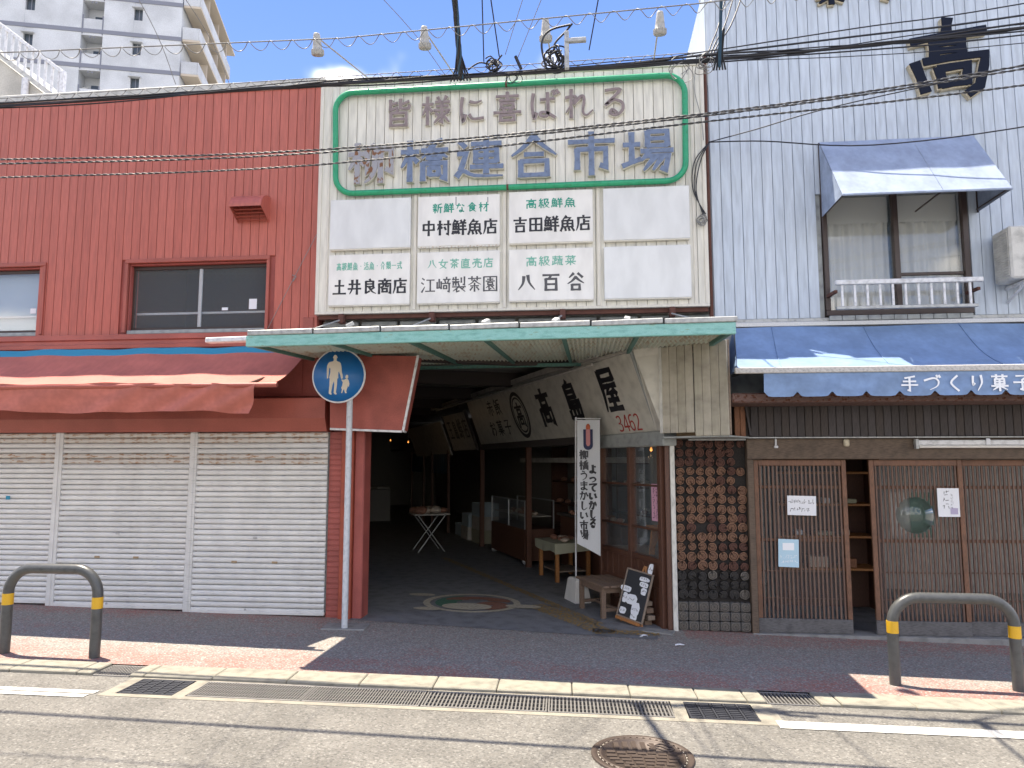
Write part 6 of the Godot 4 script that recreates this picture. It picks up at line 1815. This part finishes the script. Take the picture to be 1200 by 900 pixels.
func goods(a: Vector3, b: Vector3, n: int, label: String, grp: String, k := 1.0) -> void:
	for i in n:
		var s := new_st()
		s.set_smooth_group(0)
		var r := 0.045 * k * rng.randf_range(0.8, 1.25)
		var c := Vector3(rng.randf_range(a.x, b.x), a.y + r * 0.55, rng.randf_range(a.z, b.z))
		var seg := 10
		for u in 6:
			for v in seg:
				var p := []
				for q in [[u, v], [u, v + 1], [u + 1, v + 1], [u + 1, v]]:
					var th: float = PI * q[0] / 6.0
					var ph: float = TAU * (int(q[1]) % seg) / seg
					var bump := 1.0 + 0.22 * sin(ph * 3.0 + i) * sin(th * 2.0 + i * 0.7)
					p.append(c + Vector3(sin(th) * cos(ph) * r * 1.3 * bump, cos(th) * r * 0.62 * bump, sin(th) * sin(ph) * r * bump))
				quad(s, p[0], p[1], p[2], p[3])
		tag(fin(self, "bag", s, M.food_a if i % 3 else M.food_b), label, "bag", grp)

# ---------- background ----------
func build_background() -> void:
	var th := deg_to_rad(16.0)
	XF = Transform3D(Basis(Vector3(-cos(th), 0, sin(th)), Vector3.UP, Vector3(sin(th), 0, cos(th))), Vector3(-34.4, 0, -48.0))
	# local x runs left along the face, z towards the street (mirrored frame avoided: use a proper basis)
	XF.basis = Basis(Vector3(cos(th), 0, -sin(th)), Vector3.UP, Vector3(sin(th), 0, cos(th)))
	var o := thing("apartment_tower", "tall white apartment tower with grey bands rising behind the red building", "apartment building", Vector3(-12, 0, -7))
	# face with real openings: columns of solid wall and spandrels between floors
	var fl := [[32.6, 34.35], [35.7, 37.55], [38.8, 40.7], [41.9, 43.8]]
	box(o, "core", Vector3(-26, 0, -14), Vector3(0, 46, -1.31), M.tower, 0.02)
	box(o, "front_wall", Vector3(-26, 0, -1.3), Vector3(0, 31.0, 0), M.tower, 0.02)
	box(o, "front_wall", Vector3(-26, 44.4, -1.3), Vector3(0, 46, 0), M.tower, 0.02)
	var cols := [-26.0, -12.22, -11.5, -7.86, -6.18, -3.83, -3.14, 0.0]
	for i in range(0, 8, 2):
		box(o, "front_wall", Vector3(cols[i], 31.0, -1.3), Vector3(cols[i + 1], 44.4, 0), M.tower, 0.01)
	for f in 4:
		var yb := 31.0 + f * 3.1 + 0.4
		# small windows
		for c in [[-12.22, -11.5], [-3.83, -3.14]]:
			var w0: float = 32.75 + f * 3.1
			box(o, "front_wall", Vector3(c[0], w0 - 1.75, -1.3), Vector3(c[1], w0, -0.02), M.tower, 0.005)
			box(o, "front_wall", Vector3(c[0], w0 + 1.08, -1.3), Vector3(c[1], w0 + 1.36, -0.02), M.tower, 0.005)
			var wn := box(o, "window", Vector3(c[0], w0, -0.30), Vector3(c[1], w0 + 1.08, -0.25), M.window_dark, 0.005)
			box(wn, "frame", Vector3((c[0] + c[1]) * 0.5 - 0.03, w0, -0.25), Vector3((c[0] + c[1]) * 0.5 + 0.03, w0 + 1.08, -0.22), M.tower_band, 0.005)
			box(wn, "hood", Vector3(c[0] - 0.15, w0 + 1.06, 0.0), Vector3(c[1] + 0.15, w0 + 1.12, 0.25), M.tower, 0.01)
		# balcony recess
		var y0: float = 31.2 + f * 3.1
		box(o, "parapet", Vector3(-7.86, y0 + 0.2, -0.35), Vector3(-6.18, y0 + 1.3, -0.02), M.tower, 0.01)
		box(o, "slab", Vector3(-7.86, y0 - 0.2, -1.3), Vector3(-6.18, y0 + 0.15, 0.0), M.tower, 0.01)
		box(o, "balcony_door", Vector3(-7.3, y0 + 0.16, -1.31), Vector3(-6.5, y0 + 2.2, -1.2), M.window_dark, 0.01)
		for x in [-7.82, -6.26]: box(o, "drain_pipe", Vector3(x, y0 - 0.1, -0.02), Vector3(x + 0.08, y0 + 1.6, 0.05), M.tower_band, 0.01)
		box(o, "balcony_cooler", Vector3(-7.8, y0 + 0.16, -1.0), Vector3(-7.35, y0 + 1.75, -0.7), M.ac_white, 0.02)
		for x in [-7.2, -6.9]: box(o, "vent_cap", Vector3(x, y0 - 0.42, 0.0), Vector3(x + 0.16, y0 - 0.3, 0.06), M.tower_band, 0.02)
		box(o, "band", Vector3(-26, 31.1 + f * 3.1 + 0.12, 0.001), Vector3(0.06, 31.1 + f * 3.1 + 0.48, 0.05), M.tower_band, 0.01)
		# side balconies
		box(o, "side_balcony", Vector3(0.07, 31.3 + f * 3.1, -12.0), Vector3(1.5, 31.5 + f * 3.1, -0.1), M.tower_beige, 0.02)
		box(o, "side_parapet", Vector3(1.4, 31.5 + f * 3.1, -12.0), Vector3(1.5, 32.6 + f * 3.1, -0.1), M.tower, 0.02)
		box(o, "side_parapet", Vector3(0.07, 31.5 + f * 3.1, -0.2), Vector3(1.39, 32.6 + f * 3.1, -0.1), M.tower, 0.02)
		for k in 3: box(o, "balcony_screen", Vector3(0.02, 31.5 + f * 3.1, -3.5 - k * 3.6), Vector3(1.39, 34.2 + f * 3.1, -3.4 - k * 3.6), M.tower_beige, 0.02)
	box(o, "side_roof", Vector3(0.07, 43.7, -13.0), Vector3(1.7, 43.9, 0.1), M.tower_beige, 0.02)
	XF = Transform3D.IDENTITY
	# neighbour with outside stair
	var s := thing("stair_house", "cream house with white outdoor stair railing behind the red roof", "house", Vector3(-10.5, 0, -5))
	prism(s, "wall", [Vector2(-14, 0), Vector2(-9.2, 0), Vector2(-9.2, 8.05), Vector2(-9.45, 8.05), Vector2(-10.66, 8.98), Vector2(-14, 11.5)], -9.0, -4.0, M.plaster)
	var ra := Vector3(-14.0, 12.2, -3.98)
	var rb := Vector3(-9.33, 8.60, -3.98)
	bar(s, "hand_rail", ra, rb, 0.06, M.white_rail)
	bar(s, "stair_edge", ra + Vector3(0, -0.62, 0), rb + Vector3(0.05, -0.60, 0), 0.08, M.pale_cap)
	for k in 34:
		var p := ra.lerp(rb, (k + 0.5) / 34.0)
		box(s, "baluster", p + Vector3(-0.02, -0.58, -0.02), p + Vector3(0.02, -0.03, 0.02), M.white_rail, 0.004)
	box(s, "newel", Vector3(-9.36, 7.95, -4.02), Vector3(-9.28, 8.62, -3.94), M.white_rail, 0.006)
	tube(s, "drain_pipe", [Vector3(-10.02, 6.0, -3.95), Vector3(-10.02, 8.5, -3.95)], 0.06, M.white_rail, 8)
	# dark house across the street, mirrored in the upper window
	var h := thing("opposite_house", "dark clad house across the street mirrored in the upper windows", "house", Vector3(-11.5, 0, 16))
	box(h, "wall", Vector3(-16.8, -0.5, 15), Vector3(-8.2, 9.5, 21), M.dark_plank0, 0.02)
	box(h, "roof", Vector3(-17.2, 9.5, 14.6), Vector3(-7.8, 9.7, 21.4), M.zinc, 0.02)
	for x in [-13.8, -11.2]: box(h, "window", Vector3(x, 4.2, 14.96), Vector3(x + 1.4, 5.6, 15.0), M.window_dark, 0.01)

# ---------- cables ----------
func sag(a: Vector3, b: Vector3, d: float, n := 24) -> Array:
	var p := []
	for i in n + 1:
		var u := float(i) / n
		p.append(a.lerp(b, u) - Vector3(0, 4.0 * d * u * (1.0 - u), 0))
	return p

func cable(nm: String, label: String, pts: Array, r: float, m: Material, grp := "") -> Node3D:
	var o := thing(nm, label, "cable", pts[0], grp)
	tube(o, "wire", pts, r, m, 6)
	return o

func twisted(label: String, pts: Array, r: float, turn: float, grp: String) -> void:
	var o := thing("twisted_cable", label, "cable", pts[0], grp)
	for k in 2:
		var q := []
		var dist := 0.0
		for i in pts.size() - 1:
			var a: Vector3 = pts[i]
			var b: Vector3 = pts[i + 1]
			var n := maxi(2, int(a.distance_to(b) / turn * 8))
			for j in n:
				var u := float(j) / n
				var ph := (dist + u * a.distance_to(b)) / turn * TAU + PI * k
				q.append(a.lerp(b, u) + Vector3(0, cos(ph), sin(ph)) * r)
			dist += a.distance_to(b)
		tube(o, "strand", q, r * 0.95, M.cable if k == 0 else M.cable_dull, 5)

func spiral(label: String, pts: Array, wire_r: float, loop_r: float, turn: float, nm := "lashed_cable") -> void:
	var o := thing(nm, label, "cable", pts[0])
	tube(o, "messenger", pts, wire_r, M.cable_grey, 5)
	var q := []
	var dist := 0.0
	for i in pts.size() - 1:
		var a: Vector3 = pts[i]
		var b: Vector3 = pts[i + 1]
		var n := maxi(2, int(a.distance_to(b) / turn * 12))
		for j in n:
			var u := float(j) / n
			var ph := (dist + u * a.distance_to(b)) / turn * TAU
			q.append(a.lerp(b, u) + Vector3(0, -loop_r + cos(ph) * loop_r, sin(ph) * loop_r))
		dist += a.distance_to(b)
	tube(o, "lashing", q, 0.003, M.cable_grey, 4)

func coil(parent: Node3D, c: Vector3, r: float, n: int, wr: float, m: Material) -> void:
	for k in n:
		var p := []
		var a0 := rng.randf() * TAU
		var sweep := rng.randf_range(3.6, 6.6)
		var rr := r * rng.randf_range(0.6, 1.1)
		var off := Vector3(rng.randf_range(-0.4, 0.4), rng.randf_range(-0.4, 0.4), rng.randf_range(-0.6, 0.6)) * r
		for i in 20:
			var a := a0 + sweep * i / 19.0
			p.append(c + off + Vector3(cos(a) * rr * (0.8 + 0.3 * sin(a * 2 + k)), sin(a) * rr, 0.3 * r * sin(a * 1.5 + k)))
		tube(parent, "loop", p, wr, m, 5)

func build_cables() -> void:
	# main bundle along the street
	var pts := [Vector3(-9.5, 5.02, 1.5), Vector3(-5.497, 4.985, 1.5), Vector3(-3.379, 5.003, 1.5), Vector3(-2.172, 5.02, 1.5), Vector3(-0.631, 5.017, 1.5), Vector3(0.98, 5.053, 1.5), Vector3(2.238, 5.09, 1.5), Vector3(3.574, 5.172, 1.5), Vector3(7.5, 5.45, 1.5)]
	var c := catmull(pts, 6)
	var o := thing("cable_bundle", "thick black bundle of cables strung along the street in front of the roofline", "cable", pts[0])
	tube(o, "wire", c, 0.013, M.cable, 7)
	for k in 4:
		var q := []
		for i in c.size():
			var p: Vector3 = c[i]
			q.append(p + Vector3(0, 0.017 * sin(i * 0.55 + k * 1.6) + 0.012 * k - 0.01, 0.016 * cos(i * 0.5 + k * 2.0)))
		tube(o, "wire", q, [0.007, 0.006, 0.009, 0.005][k], M.cable, 6)
	for e in [[0.06, 0.21, 0.006], [0.035, 0.11, 0.009], [-0.02, -0.06, 0.007], [-0.03, -0.13, 0.004]]:      # wires that part from the bundle before the blue wall
		tube(o, "wire", catmull([Vector3(-2.2, 5.03, 1.5), Vector3(0.2, 5.03 + e[0] * 0.4, 1.5), Vector3(1.0, 5.06 + e[0], 1.5), Vector3(2.3, 5.10 + e[0] * 0.5 + e[1] * 0.6, 1.5), Vector3(3.58, 5.17 + e[1], 1.5), Vector3(7.5, 5.5 + e[1] * 2.0, 1.5)], 6), e[2], M.cable, 6)
	coil(o, Vector3(1.02, 5.02, 1.5), 0.075, 9, 0.004, M.cable_grey)
	coil(o, Vector3(0.80, 4.98, 1.5), 0.09, 4, 0.0035, M.cable_grey)
	coil(o, Vector3(-0.62, 4.98, 1.5), 0.06, 3, 0.0035, M.cable)
	spiral("thin wire with small lashing loops just above the black bundle", [Vector3(-9.5, 5.14, 1.5), Vector3(-5.47, 5.06, 1.5), Vector3(-2.3, 5.085, 1.5), Vector3(-0.5, 5.10, 1.5), Vector3(1.0, 5.12, 1.5)], 0.004, 0.022, 0.17)
	spiral("pale wire with wide lashing loops crossing the sky to the blue building", [Vector3(-8.5, 4.66, 3.0), Vector3(-4.15, 4.552, 3.0), Vector3(-1.637, 4.50, 3.0), Vector3(0.745, 4.585, 3.0), Vector3(4.5, 4.85, 3.0)], 0.0045, 0.03, 0.155, "looped_cable")
	# twisted service drops across the red wall and the sign
	twisted("upper twisted wire crossing the red wall and the raised sign characters", catmull([Vector3(-7.5, 4.10, 2.5), Vector3(-4.545, 3.989, 2.5), Vector3(-1.96, 3.948, 2.5), Vector3(0.877, 4.085, 2.5), Vector3(2.959, 4.313, 2.5), Vector3(6, 4.75, 2.5)], 5), 0.0045, 0.11, "twisted wires in front of the facades")
	twisted("middle twisted wire crossing the red wall and the raised sign characters", catmull([Vector3(-7.5, 4.04, 2.52), Vector3(-4.54, 3.945, 2.52), Vector3(-1.96, 3.915, 2.52), Vector3(0.877, 4.06, 2.52), Vector3(2.95, 4.28, 2.52), Vector3(6, 4.7, 2.52)], 5), 0.0045, 0.12, "twisted wires in front of the facades")
	twisted("lowest twisted wire crossing the red wall and the raised sign characters", catmull([Vector3(-7.5, 3.91, 2.5), Vector3(-4.534, 3.843, 2.5), Vector3(-1.957, 3.833, 2.5), Vector3(0.875, 4.026, 2.5), Vector3(2.949, 4.174, 2.5), Vector3(6, 4.5, 2.5)], 5), 0.0042, 0.105, "twisted wires in front of the facades")
	# drops on the blue wall
	var dr := thing("service_drop", "black service wires looping down the corner of the pale blue wall", "cable", Vector3(1.26, 4.93, 0.1))
	tube(dr, "wire", catmull([Vector3(1.27, 4.93, 0.12), Vector3(1.8, 4.88, 0.2), Vector3(2.8, 4.72, 0.36), Vector3(4.3, 4.80, 0.5), Vector3(6.5, 5.1, 0.7)], 6), 0.007, M.cable, 6)
	tube(dr, "wire", catmull([Vector3(1.27, 4.93, 0.12), Vector3(1.7, 4.96, 0.3), Vector3(2.4, 5.02, 0.6), Vector3(4.0, 5.15, 1.0), Vector3(6.5, 5.5, 1.4)], 6), 0.006, M.cable, 6)
	for k in 3: tube(dr, "wire", catmull([Vector3(1.28, 4.93, 0.12), Vector3(1.18 - 0.03 * k, 4.72, 0.13), Vector3(1.13 - 0.015 * k, 4.42, 0.13), Vector3(1.19 + 0.015 * k, 4.16, 0.13)], 6), 0.0055, M.cable, 5)
	coil(dr, Vector3(1.18, 4.10, 0.14), 0.05, 5, 0.005, M.cable_grey)
	tube(dr, "wire", catmull([Vector3(1.16, 5.75, 0.13), Vector3(1.14, 5.5, 0.13), Vector3(1.20, 5.2, 0.13), Vector3(1.22, 4.95, 0.13)], 6), 0.004, M.cable_grey, 5)
	# cables that cross the street overhead
	var n := 0
	for e in [
		["big", Vector3(-1.085, 5.0, 1.5), Vector3(-1.011, 5.268, 2.2)], ["blue", Vector3(1.142, 4.98, 1.5), Vector3(1.037, 5.124, 2.2)], ["thin", Vector3(-1.215, 5.03, 1.5), Vector3(-1.585, 5.308, 2.2)],
		["mid", Vector3(-0.88, 5.15, 1.5), Vector3(-0.793, 5.253, 2.2)], ["mid", Vector3(-0.744, 5.19, 1.5), Vector3(-0.725, 5.26, 2.2)], ["thin", Vector3(-0.691, 5.2, 1.5), Vector3(-0.47, 5.245, 2.2)], ["thin", Vector3(-0.578, 5.17, 1.5), Vector3(-0.323, 5.235, 2.2)],
		["thin", Vector3(-3.746, 5.1, 1.5), Vector3(-3.671, 5.455, 2.2)], ["thin", Vector3(-3.202, 5.02, 1.5), Vector3(-3.258, 5.426, 2.2)], ["mid", Vector3(0.043, 5.2, 1.5), Vector3(0.125, 5.26, 2.2)]]:
		var a: Vector3 = e[1]
		var d: Vector3 = (e[2] - a) / 0.7
		var b := a + d * 15.0
		b.y = a.y + minf(d.y * 15.0, 3.0)
		var mid := a + d * 0.7
		var path := catmull([a, mid, a + d * 3.0 - Vector3(0, maxf(0.0, d.y * 3.0 - 0.75), 0), b], 8)
		var words := {"big": "thick greenish cable bundle rising over the street from the sign top", "blue": "dark blue cable rising over the street by the blue building corner", "thin": "thin grey wire rising over the street from the black bundle", "mid": "black wire rising over the street from the coiled cables"}
		var oo := thing("crossing_cable", words[e[0]], "cable", a, "cables crossing over the street")
		if e[0] == "big":
			for k in 5:
				var q := []
				for i in path.size(): q.append(path[i] + Vector3(0.016 * sin(i * 0.9 + k * 1.3), 0.0, 0.016 * cos(i * 0.9 + k * 1.3)))
				tube(oo, "strand", q, 0.011, M.cable_blue if k % 2 else M.cable, 6)
			for k in 7:
				var x := -0.09 + k * 0.03
				tube(oo, "tail", [a + Vector3(x, -0.02, 0), a + Vector3(x * 0.5, 0.08, 0.02), a + Vector3(x * 0.15, 0.18, 0.12)], 0.008, M.cable, 5)
		else:
			tube(oo, "wire", path, {"blue": 0.014, "thin": 0.003, "mid": 0.0055}[e[0]], M.cable_blue if e[0] == "blue" else (M.cable_grey if e[0] == "thin" else M.cable), 6)
			if e[0] == "blue":
				for k in 5:
					var x := -0.05 + k * 0.025
					tube(oo, "tail", [a + Vector3(x, -0.03, 0), a + Vector3(x * 0.4, 0.10, 0.03), a + Vector3(-0.01, 0.16, 0.3)], 0.008, M.cable, 5)
		n += 1
	# cable clutter on the bundle
	var cl := thing("cable_coils", "tangled black cable coils around a small steel arm above the sign", "cable", Vector3(-0.15, 5.1, 1.5))
	box(cl, "arm_post", Vector3(-0.17, 5.02, 1.51), Vector3(-0.13, 5.36, 1.55), M.zinc, 0.004)
	box(cl, "arm", Vector3(-0.16, 5.25, 1.52), Vector3(0.02, 5.29, 1.56), M.zinc, 0.006)
	coil(cl, Vector3(-0.24, 5.13, 1.5), 0.10, 10, 0.007, M.cable)
	tube(cl, "jumper", catmull([Vector3(-0.33, 5.05, 1.5), Vector3(-0.37, 5.28, 1.5), Vector3(-0.30, 5.40, 1.5), Vector3(-0.12, 5.43, 1.52)], 6), 0.010, M.cable, 6)
	tube(cl, "jumper", catmull([Vector3(-0.22, 5.10, 1.52), Vector3(-0.26, 5.26, 1.5), Vector3(-0.16, 5.38, 1.5), Vector3(-0.10, 5.44, 1.52)], 6), 0.009, M.cable, 6)
	var cl2 := thing("terminal_coils", "small tangle of cable ends on the black bundle near the thick greenish cable", "cable", Vector3(-0.8, 5.1, 1.5))
	coil(cl2, Vector3(-0.80, 5.10, 1.5), 0.06, 8, 0.006, M.cable)
	tube(cl2, "jumper", catmull([Vector3(-1.02, 5.08, 1.5), Vector3(-0.92, 5.14, 1.5), Vector3(-0.8, 5.12, 1.5), Vector3(-0.72, 5.2, 1.5)], 5), 0.008, M.cable, 6)
	tube(cl2, "jumper", [Vector3(-0.60, 5.18, 1.5), Vector3(-0.55, 5.06, 1.5)], 0.014, M.cable, 6)
	var rt := thing("roof_wires", "loose black wires rising along the blue building corner above the bundle", "cable", Vector3(1.1, 5.05, 1.5))
	for k in 3: tube(rt, "wire", catmull([Vector3(1.03 + 0.02 * k, 5.05, 1.5), Vector3(1.10 + 0.03 * k, 5.25, 1.4), Vector3(1.22 + 0.06 * k, 5.6, 1.2), Vector3(1.45 + 0.1 * k, 6.5, 0.9)], 6), 0.007, M.cable, 5)

func _ready() -> void:
	rng.seed = 12345
	build_light()
	build_materials()
	build_ground()
	build_red()
	build_blue()
	build_hoarding()
	build_market_sign()
	build_canopy()
	build_alley()
	build_background()
	build_foot_sign()
	build_rails()
	build_sign_lamps()
	build_cables()
